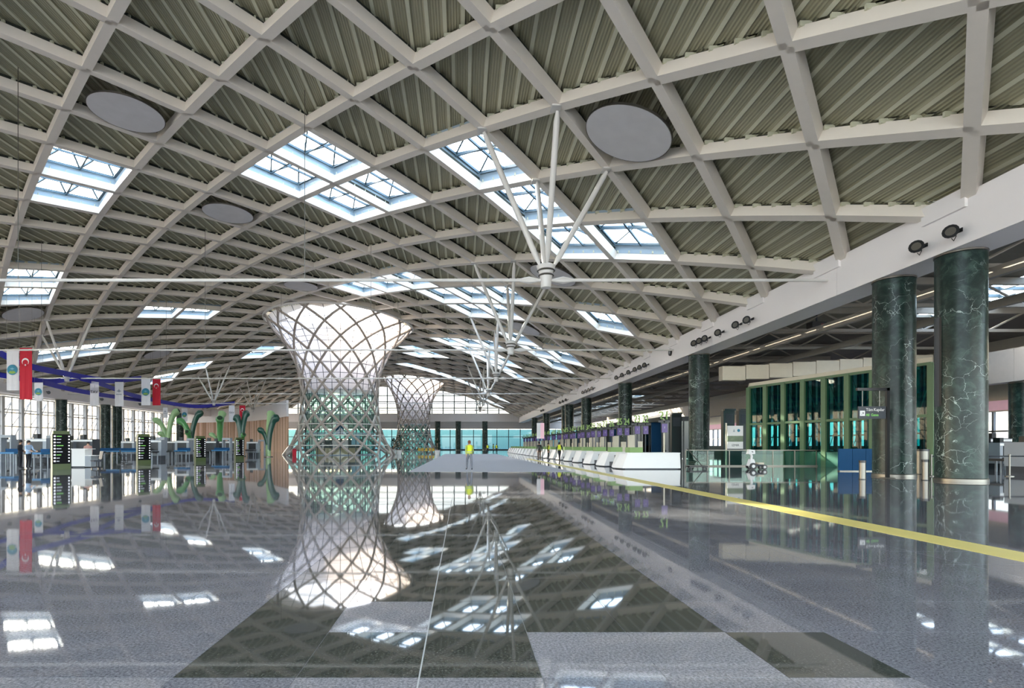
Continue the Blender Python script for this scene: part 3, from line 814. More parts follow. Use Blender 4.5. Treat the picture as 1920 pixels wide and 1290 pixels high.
def xray(name, label, x, y, rz, s=1.0, dark=False):
    t = thing(name, label, 'scanner', (x, y, 0), 'baggage scanners', rz)
    b = lambda *a: MB().box(*[v * s for v in a])
    b(-.6, .6, -.55, .55, .35, 1.6).build('housing', M_dgrey if dark else M_grey, t, world=False)
    b(-.38, .38, -.58, -.54, .75, 1.4).build('curtain', M_black, t, world=False)
    b(-.45, .45, -1.9, -.56, .6, .72).build('conveyor', M_black, t, world=False); b(-.45, .45, .56, 1.7, .6, .72).build('conveyor', M_black, t, world=False)
    for yy in (-1.8, -.7, .8, 1.6):
        for xx in (-.4, .4): b(xx - .04, xx + .04, yy - .04, yy + .04, 0, .6).build('leg', M_grey, t, world=False)
    b(-.55, .55, -.5, .5, 0, .35).build('plinth', M_dgrey, t, world=False)
    b(-.6, .6, -.56, -.551, 1.42, 1.55).build('name_strip', M_white, t, world=False)
    b(-.3, -.05, -.3, .1, 1.6, 1.9).build('monitor', M_black, t, world=False)
    return t
xray('xray_scanner', 'grey scanner at the right edge beyond the nearest column', 29.2, 28.6, .2)
xray('xray_scanner', 'grey scanner behind the queue posts right of the column', 32.6, 33.5, .1)
xray('xray_scanner', 'tall dark scanner at the far right beneath the pink band', 36.5, 38.0, 0, 1.2, True)

# ------------------------------------------------------------------ white information stand, scooter, desk bits by the rail
t = thing('information_stand', 'white poster stand with a landscape picture by the glass rail', 'stand', (PX_(1378, 41), 41, 0))
x0, x1 = PX_(1363, 41), PX_(1392, 41)
for (z0, z1, m, nm) in ((2.15, 2.9, M_white, 'top_panel'), (1.72, 2.15, mat('landscape print', '7d8a70', .6, var=.5, scale=4), 'picture'), (1.2, 1.72, M_white, 'lower_panel'), (.0, 1.2, M_dgrey, 'pedestal')):
    MB().box(x0, x1, 40.9, 41.1, z0, z1).build(nm, m, t)
text_mesh('IZMIR', .22, M_dgrey, 'lettering', t, ((x0 + x1) / 2, 40.89, 1.45), depth=.003)
MB().lathe([(.11, 0), (.11, .01)], 16).build('round_logo', M_teallogo, t, world=False).matrix_local = Matrix.Translation((.22, -.11, 2.55)) @ Matrix.Rotation(PI / 2, 4, 'X')
MB().hexa([(-.2, -.1, 2.45), (-.04, -.1, 2.45), (-.12, -.1, 2.66)], [(-.2, -.11, 2.45), (-.04, -.11, 2.45), (-.12, -.11, 2.66)]).build('triangle_logo', M_grey, t, world=False)
MB().tube([(x0 - .15, 40.8, 0), (x0 - .15, 40.8, 3.1)], .06, 8).build('flag_post', M_cream, t)

def scooter():
    y = 33.0; x = PX_(1410, y)
    t = thing('mobility_scooter', 'small white ride-on scooter parked before the glass rail', 'scooter', (x, y, 0))
    for dx, r, nm in ((-.05, .2, 'wheel'), (.62, .15, 'wheel')):
        for dy in (-.22, .22):
            w_ = MB().tube([(x + dx, y + dy - .05, r), (x + dx, y + dy + .05, r)], r, 16).build('wheel', M_black, t)
            MB().tube([(x + dx, y + dy - .06, r), (x + dx, y + dy + .06, r)], r * .5, 10).build('hub', M_white, w_)
    MB().hexa([(x - .2, y - .2, .2), (x + .7, y - .2, .2), (x + .7, y + .2, .2), (x - .2, y + .2, .2)], [(x - .15, y - .18, .3), (x + .65, y - .18, .3), (x + .65, y + .18, .3), (x - .15, y + .18, .3)]).build('deck', M_dgrey, t)
    MB().hexa([(x - .25, y - .2, .22), (x + .15, y - .2, .22), (x + .15, y + .2, .22), (x - .25, y + .2, .22)], [(x - .15, y - .14, .62), (x + .05, y - .14, .62), (x + .05, y + .14, .62), (x - .15, y + .14, .62)]).build('fairing', M_white, t)
    MB().tube([(x - .05, y, .55), (x - .02, y, .8), (x - .1, y, 1.0)], .07, 8).build('steering_column', M_white, t)
    MB().hexa([(x - .28, y - .15, .92), (x + .12, y - .15, .92), (x + .12, y + .15, .92), (x - .28, y + .15, .92)], [(x - .22, y - .12, 1.2), (x + .12, y - .12, 1.16), (x + .12, y + .12, 1.16), (x - .22, y + .12, 1.2)]).build('console', M_white, t)
    MB().tube([(x - .1, y - .3, 1.05), (x - .05, y, 1.08), (x - .1, y + .3, 1.05)], .025, 6).build('handlebar', M_black, t)
    MB().box(x + .3, x + .62, y - .18, y + .18, .3, .42).build('seat', M_cream, t)
scooter()

# ------------------------------------------------------------------ spotlights on the right girder
def spot(y, z, label, rz=0):
    t = thing('spotlight', label, 'spotlight', (XG - .02, y, z), 'spotlights on the right girder')
    x = XG - .02
    MB().box(x - .03, x, y - .16, y + .16, z + .05, z + .2).build('wall_plate', M_black, t)
    MB().bar((x - .02, y, z + .12), (x - .38, y - .12, z + .02), .1, .08).build('bracket', M_dgrey, t)
    d = Vector((-.75, -.55, .12)).normalized(); c = Vector((x - .42, y - .14, z))
    MB().tube([c - d * .2, c - d * .05, c + d * .12, c + d * .14], [.12, .17, .26, .27], 14).build('housing', M_black, t, True)
    MB().tube([c + d * .141, c + d * .15], [.17, .165], 14).build('lens', M_steel, t)
    MB().tube([(x - .2, y - .1, z - .1), (x - .3, y - .1, z - .3), (x - .42, y - .14, z - .22)], .015, 5).build('cable', M_black, t)
SPY = [21.4, 23.0, 36.6, 38.1, 40.7, 42.9, 43.9, 44.9, 57.0, 58.6, 60.2, 62.5, 65, 67.4, 80, 82, 84, 86, 100, 103, 106, 128, 131]
for i, y in enumerate(SPY):
    spot(y, 9.62 if i < 2 else 9.7, ['right one of the two large black spotlights above the nearest column', 'left one of the two large black spotlights above the nearest column'][i] if i < 2 else f'small black spotlight on the white girder, {ORD[i - 2] if i - 2 < 20 else "farthest"} beyond the near pair')
t = thing('loudspeaker', 'round dark loudspeaker on the right girder between spotlight groups', 'loudspeaker', (XG - .05, 51, 10.0))
MB().tube([(XG, 51, 10.05), (XG - .12, 51, 10.05)], .32, 18).build('ring', M_black, t); MB().tube([(XG - .12, 51, 10.05), (XG - .13, 51, 10.05)], .14, 12).build('cone', M_grey, t)

# ------------------------------------------------------------------ check-in row
def desk(k, y, label):
    t = thing('checkin_desk', label, 'check-in desk', (10, y, 0), 'white faceted check-in desks')
    x = 9.75; L = 2.6
    # faceted white front leaning outwards at the foot, with a raised diagonal facet
    b0 = [(x - .1, y, .06), (x - .35, y + L * .45, .06), (x - .05, y + L, .06)]; t0 = [(x + .25, y + .1, .95), (x + .15, y + L * .5, .95), (x + .25, y + L - .1, .95)]
    MB().poly([b0[0], b0[1], t0[1], t0[0]][::-1]).poly([b0[1], b0[2], t0[2], t0[1]][::-1]).build('front_panel', M_white, t)
    xe = x + (3.4 if k == 0 else 1.6)
    MB().hexa([(x - .1, y - .02, .06), (xe, y - .02, .06), (xe, y + .06, .06), (x - .1, y + .06, .06)], [(x + .25, y + .08, .95), (xe, y + .08, .95), (xe, y + .16, .95), (x + .25, y + .16, .95)]).build('end_panel', M_white, t)
    MB().box(x + .2, xe + .02, y + .04, y + L - .04, .95, 1.0).build('worktop', M_white, t)
    MB().box(x + .1, xe - .1, y + .12, y + L - .06, 0, .08).build('plinth', M_dgrey, t)
    MB().box(x + .45, x + 1.25, y + .35, y + 1.25, 1.0, 1.32).build('green_box', M_planter, t)
    MB().box(x + .2, xe, y + L + .05, y + L + 1.4, .05, .35).build('baggage_belt', M_dgrey, t)
    mn = MB().box(x + .3, x + .36, y + L + .2, y + L + .55, .5, .8).build('weight_display', M_black, t)
    MB().box(x + .33, x + .36, y + L + .32, y + L + .42, .0, .5).build('display_post', M_dgrey, t)
    if k > 1:
        MB().box(x + 3.0, x + 3.5, y + .6, y + .8, 0, 2.25).build('back_panel', M_cream, t); MB().box(x + 3.7, x + 4.1, y + .6, y + .8, 0, 1.75).build('back_panel', M_cream, t)
def number_sign(k, y, txt, label):
    t = thing('number_sign', label, 'sign', (12.2, y, 0), 'green check-in number signs')
    w_ = .5 if len(txt) <= 2 else 1.1; x = 12.2
    xs = [x] if w_ < 1 else [x - .28, x + .28]
    for xx in xs:
        MB().box(xx - .035, xx + .035, y - .03, y + .03, 0 if k else 1.0, 3.0).build('post', M_cream if k == 0 else M_dgrey, t)
        sc = MB().box(xx - .17, xx + .17, y - .1, y - .04, 2.22, 2.74).build('screen', M_purple, t)
        MB().box(xx - .19, xx + .19, y - .04, y + .02, 2.2, 2.82).build('screen_frame', M_black, t)
        text_mesh('i', .2, M_lit2, 'screen_text', sc, (xx, y - .105, 2.52), depth=.002)
    MB().box(x - w_ / 2 - .1, x + w_ / 2 + .1, y - .03, y + .05, 2.82, 2.95).build('crossbar', M_black, t)
    text_mesh(txt, .7, M_signgreen, 'number', t, (x, y, 3.22), depth=.05).scale = ((.62 if k else .9), 1, 1)
    MB().tube([(x - w_ / 2, y - .1, 3.0), (x - w_ / 2 - .15, y - .3, 3.05)], .05, 6).build('lamp', M_black, t)
y = 33.2
for k in range(20):
    txt = '21' if k == 0 else f'{21 + 2 * k} {20 + 2 * k}'
    desk(k, y, f'white faceted check-in desk, {ORD[k]} from the near end of the row')
    if k < 18: number_sign(k, y + .1, txt, f'green check-in number sign with purple screens, {ORD[k]} from the near end')
    y += 4.24

# things beside the end of the row
t = thing('luggage_trolley', 'low dark trolley with a slanted steel handle by the rail', 'trolley', (PX_(1305, 33.5), 33.5, 0))
x = PX_(1300, 33.5)
MB().box(x - .3, x + .8, 33.3, 33.8, .12, .2).build('platform', M_black, t); MB().tube([(x + .55, 33.55, .2), (x - .35, 33.55, 1.25)], .025, 6).build('handle', M_steel, t)
for dx in (-.2, .7):
    for dy in (33.36, 33.74): MB().tube([(x + dx, dy - .03, .06), (x + dx, dy + .03, .06)], .06, 10).build('wheel', M_black, t)

# shops and dark fittings in the aisle behind the desks
for k, (x0, x1, y, h, m, lb) in enumerate(((22.5, 26.5, 62, 4.2, M_bluegl, 'blue glazed shopfront just left of the white stand'), (23.0, 29, 82, 4.4, M_bluegl, 'blue glazed shopfront behind the middle check-in signs'), (23.0, 30, 108, 4.6, M_bluegl, 'blue glazed shopfront far behind the check-in row'))):
    t = thing('shopfront', lb, 'shopfront', ((x0 + x1) / 2, y, 0), 'shopfronts in the aisle')
    n = 5
    for j in range(n):
        a = x0 + (x1 - x0) * j / n; b = x0 + (x1 - x0) * (j + 1) / n
        MB().box(a + .06, b - .06, y, y + .02, .1, h).build('pane', m, t); MB().box(a - .06, a + .06, y - .05, y + .07, 0, h).build('mullion', M_black, t)
    MB().box(x0, x1, y - .1, y + 6, h, h + .5).build('fascia', M_black, t)
    MB().box(x0 + .2, x1 - .2, y + 4, y + 4.2, 0, h).build('back_wall', M_blue_panel, t)
for k, (x, y, lb) in enumerate(((24.2, 50, 'black display cabinet left of the teal glass box'), (25.6, 50, 'black display cabinet nearest the teal glass box'), (21.8, 56, 'tall black cabinet behind the third column'))):
    t = thing('display_cabinet', lb, 'cabinet', (x, y, 0)); MB().box(x - .5, x + .5, y, y + .5, 0, 4.6).build('body', M_black, t); MB().box(x - .35, x + .35, y - .02, y, 3.4, 4.3).build('screen', M_dgrey, t); MB().box(x - .5, x + .5, y - .25, y + .1, 4.6, 4.75).build('canopy', M_black, t)

# ------------------------------------------------------------------ left side : totems, desk, chairs, scanners, tables
def totem(y, x, label):
    t = thing('information_totem', label, 'display totem', (x, y, 0), 'flight information totems', math.radians(52))
    w_ = .46; b = lambda *a: MB().box(*a)
    b(-w_, w_, -.16, .16, 0, .3).build('base', M_olive, t, world=False); b(-w_, w_, -.15, .16, .3, 2.12).build('body', M_olive, t, world=False)
    b(-w_ + .05, w_ - .05, -.12, .12, 2.12, 2.3).build('cap', M_olive, t, world=False)
    sc = b(-w_ + .015, w_ - .015, -.17, -.15, .34, 2.1).build('screen', M_screen, t, world=False)
    for k in range(9):
        z = 1.98 - k * .185; r = random.Random(k * 7 + int(y))
        b(-.40, -.31, -.18, -.171, z - .04, z + .045).build('text_block', M_lit, sc, world=False)
        b(-.26, -.26 + r.uniform(.12, .36), -.18, -.171, z - .022, z + .022).build('text_line', M_litg if k in (0, 3, 6) else M_lit2, sc, world=False)
        b(.33, .40, -.18, -.171, z - .035, z + .035).build('text_block', M_lit, sc, world=False)
for y, lb in ((33.0, 'nearest olive flight information totem with a lit black screen'), (41.7, 'second olive flight information totem from the left'), (50.0, 'third olive flight information totem, beside the green sculptures'), (59.0, 'farthest olive flight information totem under the small red banner')):
    totem(y, {33.0: PX_(114, 33), 41.7: PX_(269, 41.7), 50.0: PX_(375, 50), 59.0: PX_(448, 59)}[y], lb)

def office_chair(x, y, rz, label):
    t = thing('office_chair', label, 'chair', (x, y, 0), 'grey office chairs', rz)
    MB().hexa([(-.22, -.22, .45), (.22, -.22, .45), (.22, .22, .45), (-.22, .22, .45)], [(-.25, -.25, .53), (.25, -.25, .53), (.25, .25, .53), (-.25, .25, .53)]).build('seat', M_dgrey, t, world=False)
    MB().hexa([(-.2, .2, .6), (.2, .2, .6), (.2, .26, .6), (-.2, .26, .6)], [(-.23, .28, 1.08), (.23, .28, 1.08), (.23, .34, 1.08), (-.23, .34, 1.08)]).build('backrest', M_dgrey, t, world=False)
    MB().tube([(0, .22, .48), (0, .3, .6), (0, .31, .8)], .03, 6).build('back_bracket', M_black, t, world=False)
    MB().tube([(0, 0, .1), (0, 0, .46)], .035, 8).build('gas_post', M_black, t, world=False)
    for k in range(5):
        a = k * 2 * PI / 5; lg = MB().tube([(0, 0, .13), (.3 * math.cos(a), .3 * math.sin(a), .08)], [.03, .02], 6).build('leg', M_black, t, world=False)
        MB().tube([(.3 * math.cos(a), .3 * math.sin(a) - .02, .035), (.3 * math.cos(a), .3 * math.sin(a) + .02, .035)], .035, 8).build('castor', M_black, lg, world=False)
office_chair(PX_(181, 33.8), 33.8, -.6, 'grey swivel chair right of the white reception desk')
office_chair(PX_(78, 42), 42, 1.0, 'dark swivel chair behind the two standing guards')
office_chair(PX_(232, 50), 50, 2.0, 'dark swivel chair left of the second totem')
x = PX_(152, 36); t = thing('reception_desk', 'white reception desk right of the nearest totem', 'desk', (x, 36, 0))
MB().box(x - .62, x + .25, 36, 36.7, .08, 1.18).build('body', M_white, t); MB().box(x - .72, x + .45, 35.95, 36.75, 1.18, 1.23).build('counter_top', M_white, t)
MB().box(x + .25, x + .65, 36, 36.7, .05, .76).build('side_cabinet', M_grey, t); MB().box(x - .0, x + 1.0, 35.95, 36.75, .76, .8).build('work_surface', M_white, t); MB().box(x - .55, x + .2, 36.05, 36.65, 0, .08).build('plinth', M_dgrey, t)

LX = [(77, 45, 0, False, 'grey scanner behind the two standing guards'), (16, 50, 0, False, 'grey scanner at the left picture edge'), (138, 53, 0, True, 'dark scanner between the nearest totem and reception desk'), (163, 48, 0, True, 'dark scanner behind the reception desk person'),
      (244, 68, 0, False, 'grey scanner left of the second totem'), (292, 55, 0, False, 'grey scanner right of the second totem'), (320, 68, 0, True, 'dark scanner under the first green sculpture'), (345, 63, 0, False, 'grey scanner left of the third totem'),
      (396, 67, 0, True, 'dark scanner right of the third totem'), (409, 71.5, 0, True, 'dark scanner under the middle green sculpture'), (434, 69, 0, False, 'grey scanner left of the farthest totem'), (475, 78, 0, False, 'grey scanner between the last two green sculptures')]
for px_, y, r, dk, lb in LX: xray('xray_scanner', lb, PX_(px_, y), y, .15 + r * .4, 1.25, dk)
def blue_table(px0, px1, y, label, h=.95):
    x0, x1 = PX_(px0, y), PX_(px1, y); t = thing('blue_table', label, 'table', ((x0 + x1) / 2, y, 0), 'blue search tables')
    MB().box(x0, x1, y, y + .8, h - .12, h).build('top', M_blue_table, t)
    for xx in (x0 + .08, x1 - .08):
        for yy in (y + .08, y + .72): MB().box(xx - .03, xx + .03, yy - .03, yy + .03, 0, h - .12).build('leg', M_grey, t)
    MB().box(x0, x1, y + .76, y + .8, h, h + .25).build('back_screen', M_blue_panel, t)
blue_table(-6, 26, 40.2, 'blue table at the left picture edge'); blue_table(60, 77, 37.5, 'small blue table beside the light-shirted guard'); blue_table(178, 262, 52, 'long blue table right of the reception desk')
blue_table(326, 350, 57, 'blue table left of the third totem'); blue_table(396, 425, 62, 'blue table right of the third totem')
def portal(px_, y, label):
    x = PX_(px_, y); t = thing('walk_through_gate', label, 'scanner gate', (x, y, 0), 'walk-through detector gates')
    for s in (-.42, .42): MB().box(x + s - .06, x + s + .06, y, y + .6, 0, 2.1).build('upright', M_grey, t)
    MB().box(x - .48, x + .48, y, y + .6, 2.1, 2.35).build('header', M_grey, t)
for px_, y, lb in ((96, 50, 'grey detector gate left of the nearest totem'), (10, 47, 'grey detector gate at the left picture edge'), (300, 60, 'grey detector gate behind the second totem'), (357, 68.5, 'grey detector gate between the second and third green sculptures'), (424, 65, 'grey detector gate left of the farthest totem'), (490, 85, 'grey detector gate beside the last green sculpture')): portal(px_, y, lb)

# green plant-like sculptures
def sculpture(px_, y, ztop, label, cols, arms):
    x = PX_(px_, y); t = thing('stem_sculpture', label, 'sculpture', (x, y, 0), 'green stem sculptures')
    for (dx, dy, zt, r, c) in arms:
        pts = []; n = 12
        for k in range(n + 1):
            f = k / n; pts.append((x + dx * (f ** 2.2), y + dy * (f ** 2.2), zt * ztop * math.sin(f * PI / 2 * .93)))
        rr = [r * (.62 + .25 * k / n + (.25 if k > n - 3 else 0) * 1) for k in range(n)] + [r * .72]
        st = MB().tube(pts, rr, 12).build('stem', c, t, True)
        p = Vector(pts[-1]); q = Vector(pts[-2]); dd = (p - q).normalized()
        MB().tube([p - dd * .02, p + dd * .06, p + dd * .1], [r * .75, r * .55, r * .1], 12).build('mouth', M_foliage, st, True)
    MB().lathe([(.55, 0), (.55, .08), (.3, .12)], 16, (x, y, 0)).build('base', M_steel, t)
G1 = mat('light green gloss', '8fae7a', .3); G2 = mat('mid green gloss', '4f8a4c', .3); G3 = mat('dark green gloss', '1f4a3c', .3)
sculpture(314, 80, 6.6, 'leftmost pale green stem sculpture before the glazed wall', 0, [(-2.0, 0, .8, .42, G1), (1.5, .3, 1.0, .48, G1), (-1.0, -.6, .5, .32, G1)])
sculpture(358, 78, 6.2, 'second green stem sculpture from the left, wide forked', 0, [(-1.9, 0, .82, .45, G2), (1.6, 0, 1.0, .45, G3), (.1, -1.4, .55, .36, G2)])
sculpture(412, 76, 6.1, 'middle green stem sculpture with one tall thick stem', 0, [(.1, .8, 1.0, .5, G1), (.45, -1.0, .86, .5, G2), (-1.4, 0, .5, .3, G1)])
sculpture(453, 74, 6.0, 'dark green stem sculpture behind the small red banner', 0, [(-.9, 0, .9, .48, G3), (.6, .6, 1.0, .45, G3), (.6, -.7, .5, .3, G2)])
sculpture(503, 70, 5.7, 'rightmost green stem sculpture beside the nearer tower', 0, [(.2, .8, 1.0, .5, G1), (1.25, 0, .9, .48, G3), (-1.1, -.5, .62, .34, G3)])

# wood wall with a white band, curving away at the far left
t = struct('wall_left')
arc = [P(338, 800, 150), P(385, 800, 147), P(430, 800, 144), P(475, 800, 138), P(512, 800, 128), P(540, 800, 116)]
def seg_pts(arc, n):
    o = []
    for k in range(n + 1):
        f = k / n * (len(arc) - 1); i = min(int(f), len(arc) - 2); o.append(arc[i].lerp(arc[i + 1], f - i))
    return o
pp = seg_pts(arc, 90); WOODS = [M_wood, mat('wood slat brown', 'a8805f', .55, var=.15), mat('wood slat pink', 'd3b09a', .55, var=.1)]
for a, b in zip(pp, pp[1:]):
    d = (b - a).normalized() * .02
    for z0, z1, m, nm in ((0, 7.6, M_wood, 'wood_slat'),):
        MB().bar((a.x + d.x, a.y + d.y, z0), (b.x - d.x, b.y - d.y, z0), .2 + .1 * random.random(), z1 - z0, dz=1).build(nm, random.choice(WOODS), t)
for a, b in zip(pp[::9], pp[9::9]):
    MB().bar((a.x, a.y - .3, 7.6), (b.x, b.y - .3, 7.6), .5, 3.4, dz=1).build('band_panel', M_girder, t)

# blue ribbons in the air
def ribbon(pts, label, h=.6):
    c = [P(*p) for p in pts]; n = 36; pa = []
    for k in range(n + 1):
        f = k / n * (len(c) - 1); i = min(int(f), len(c) - 2); u = f - i
        p0, p1, p2, p3 = c[max(i - 1, 0)], c[i], c[i + 1], c[min(i + 2, len(c) - 1)]
        pa.append(.5 * ((2 * p1) + (p2 - p0) * u + (2 * p0 - 5 * p1 + 4 * p2 - p3) * u * u + (3 * p1 - p0 - 3 * p2 + p3) * u ** 3))
    mb = MB(); i0 = 0
    for p in pa:
        mb.v += [(p.x, p.y - .1, p.z - h / 2), (p.x, p.y + .1, p.z - h / 2), (p.x, p.y + .1, p.z + h / 2), (p.x, p.y - .1, p.z + h / 2)]
    for k in range(n):
        for j in range(4):
            l = (j + 1) % 4; mb.f.append((k * 4 + j, k * 4 + l, k * 4 + 4 + l, k * 4 + 4 + j)); mb.mi.append(0)
    o = mb.build('blue_ribbon', M_ribbon); setp(o, label, 'ribbon', 'blue ribbons over the left side')
ribbon([(-60, 628, 54), (0, 662, 58), (50, 685, 61), (120, 700, 68), (180, 711, 75), (215, 714, 80), (264, 709, 87)], 'uppermost blue ribbon passing behind the large red banner', .68)
ribbon([(-60, 690, 58), (0, 703, 62), (60, 712, 66), (100, 715, 70), (150, 707, 76)], 'blue ribbon joining the upper one beside the large red banner', .6)
ribbon([(82, 717, 66), (120, 727, 71), (165, 736, 77), (215, 744, 85), (268, 751, 94)], 'lowest straight blue ribbon behind the small white banners', .6)
ribbon([(150, 709, 73), (190, 720, 79), (230, 735, 86), (265, 745, 92), (330, 758, 103), (380, 762, 111), (440, 755, 121)], 'long blue ribbon sagging under the second red banner', .66)

# banners
def banner(px_, y0, y1, wpx, Y, kind, label, txt=None):
    x = PX_(px_, Y); z1 = PZ_(y0, Y); z0 = PZ_(y1, Y); w_ = wpx / F * Y; h = z1 - z0
    t = thing('banner', label, 'banner', (x, Y, z0), 'hanging banners')
    MB().tube([(x - w_ / 2 - .05, Y, z1), (x + w_ / 2 + .05, Y, z1)], .03, 6).build('rod', M_steel, t)
    mb = MB(); n = 8
    for k in range(n):
        a = x - w_ / 2 + w_ * k / n; b = x - w_ / 2 + w_ * (k + 1) / n; da = .03 * math.sin(k * 1.7); db = .03 * math.sin((k + 1) * 1.7)
        mb.hexa([(a, Y + da, z0), (b, Y + db, z0), (b, Y + db + .01, z0), (a, Y + da + .01, z0)], [(a, Y, z1), (b, Y, z1), (b, Y + .01, z1), (a, Y + .01, z1)])
    cl = mb.build('cloth', M_red if kind == 'flag' else M_cloth, t)
    yy = Y - .06
    MB().tube([(x - w_ / 2, Y, z1), (x - w_ / 2, Y, roof_at(x) + .72)], .012, 4).build('cord', M_steel, t); MB().tube([(x + w_ / 2, Y, z1), (x + w_ / 2, Y, roof_at(x) + .72)], .012, 4).build('cord', M_steel, t)
    if kind == 'flag':
        # crescent opening downwards over a star, as on a vertically hung flag
        R = w_ * .29; c = Vector((x, yy, z1 - h * .27)); pts = []
        a0 = -PI / 2 + .72; n = 20
        outer = [(R * math.cos(a0 + (2 * PI - 1.44) * k / n), R * math.sin(a0 + (2 * PI - 1.44) * k / n)) for k in range(n + 1)]
        r2 = R * .8; off = -R * .26; b0 = math.atan2(outer[0][1] - off, outer[0][0]); b1 = b0 + 2 * PI - 2 * (b0 + PI / 2)
        inner = [(r2 * math.cos(b0 + (b1 - b0) * k / n), off + r2 * math.sin(b0 + (b1 - b0) * k / n)) for k in range(n + 1)]
        mb = MB()
        for k in range(n): mb.hexa([(c.x + q[0], yy, c.z + q[1]) for q in (outer[k], outer[k + 1], inner[k + 1], inner[k])], [(c.x + q[0], yy - .01, c.z + q[1]) for q in (outer[k], outer[k + 1], inner[k + 1], inner[k])])
        mb.build('crescent', M_white, cl)
        s = R * .34; cz = c.z - R * .95; st = [(c.x + (s if k % 2 == 0 else s * .4) * math.sin(k * PI / 5 + PI), cz + (s if k % 2 == 0 else s * .4) * math.cos(k * PI / 5 + PI)) for k in range(10)]
        MB().hexa([(a, yy, b) for a, b in st], [(a, yy - .01, b) for a, b in st]).build('star', M_white, cl)
    elif kind == 'round':
        c = (x, z0 + h * .5); R = w_ * .42; ring = lambda r, d: [(c[0] + r * math.cos(2 * PI * k / 28), yy - d, c[1] + r * math.sin(2 * PI * k / 28)) for k in range(28)]
        MB().hexa(ring(R, 0), ring(R, .01)).build('emblem', M_teallogo, cl)
        lf = [(-.75, -.6), (-.2, -.75), (.2, -.75), (.75, -.6), (.3, -.15), (.1, -.4), (0, .0), (-.1, -.4), (-.3, -.15)]
        MB().hexa([(c[0] + a * R, yy - .011, c[1] + b * R) for a, b in lf], [(c[0] + a * R, yy - .02, c[1] + b * R) for a, b in lf]).build('emblem_leaf', M_leaf, cl)
        wg = [(-.5, .25), (0, .0), (.5, .25), (.1, .3), (0, .45), (-.1, .3)]
        MB().hexa([(c[0] + a * R, yy - .011, c[1] + b * R) for a, b in wg], [(c[0] + a * R, yy - .02, c[1] + b * R) for a, b in wg]).build('emblem_bird', mat('pale blue logo', '7db6c8', .6), cl)
    elif kind == 'word':
        text_mesh(txt, w_ * .46, M_black, 'lettering', cl, (x, yy, z0 + h * .55), depth=.004)
    elif kind == 'crest':
        c = (x, z0 + h * .62); R = w_ * .25
        dm = [(0, 1.1), (.35, .35), (1.1, 0), (.35, -.3), (0, -.6), (-.35, -.3), (-1.1, 0), (-.35, .35)]
        MB().hexa([(c[0] + a * R, yy, c[1] + b * R) for a, b in dm], [(c[0] + a * R, yy - .01, c[1] + b * R) for a, b in dm]).build('crest', M_grey, cl)
        MB().box(x - w_ * .34, x + w_ * .34, yy - .01, yy, c[1] - R * 1.7, c[1] - R * 1.3).build('crest_line', M_grey, cl)
banner(24, 655, 732, 23, 56, 'round', 'tall white banner with a round teal emblem beside the large red banner')
banner(48.5, 652, 749, 23, 55.6, 'flag', 'large red crescent-and-star banner at the far left')
banner(72.5, 717, 752, 16, 66, 'round', 'short white banner with a round teal emblem right of the large red banner')
banner(177, 714, 761, 16.5, 76, 'word', 'white banner with a dark wordmark above the green columns', 'TAV')
banner(223.5, 716, 762, 16, 79, 'crest', 'white banner with a small grey crest')
banner(273.5, 710, 760, 17, 84, 'round', 'white banner with a round teal emblem beside the second red banner')
banner(293.5, 710, 760, 15, 84.5, 'flag', 'second red crescent-and-star banner')
banner(434.5, 760, 791, 11, 112, 'word', 'small white banner with a dark wordmark near the wood wall', 'TAV')
banner(454.5, 760, 792, 11, 113, 'flag', 'small red crescent-and-star banner over a dark green sculpture')
banner(346, 765, 790, 11, 118, 'round', 'small white banner with a round emblem before the white band')
banner(310, 764, 784, 9, 112, 'crest', 'tiny white crest banner before the glazed wall')

# spot clusters on left girder
for i, y in enumerate((76, 78, 80.5, 84, 88, 99, 101, 113)):
    z = 9.9; x = XGL + .02
    t = thing('spotlight', f'small dark spotlight on the left girder, {ORD[i]} from the front', 'spotlight', (x, y, z), 'spotlights on the left girder')
    MB().box(x, x + .03, y - .15, y + .15, z + .1, z + .25).build('wall_plate', M_black, t); MB().tube([(x + .02, y, z + .15), (x + .3, y, z + .05)], .05, 6).build('bracket', M_dgrey, t)
    MB().tube([(x + .25, y + .1, z), (x + .4, y - .1, z), (x + .45, y - .2, z)], [.14, .2, .28], 12).build('housing', M_black, t, True)

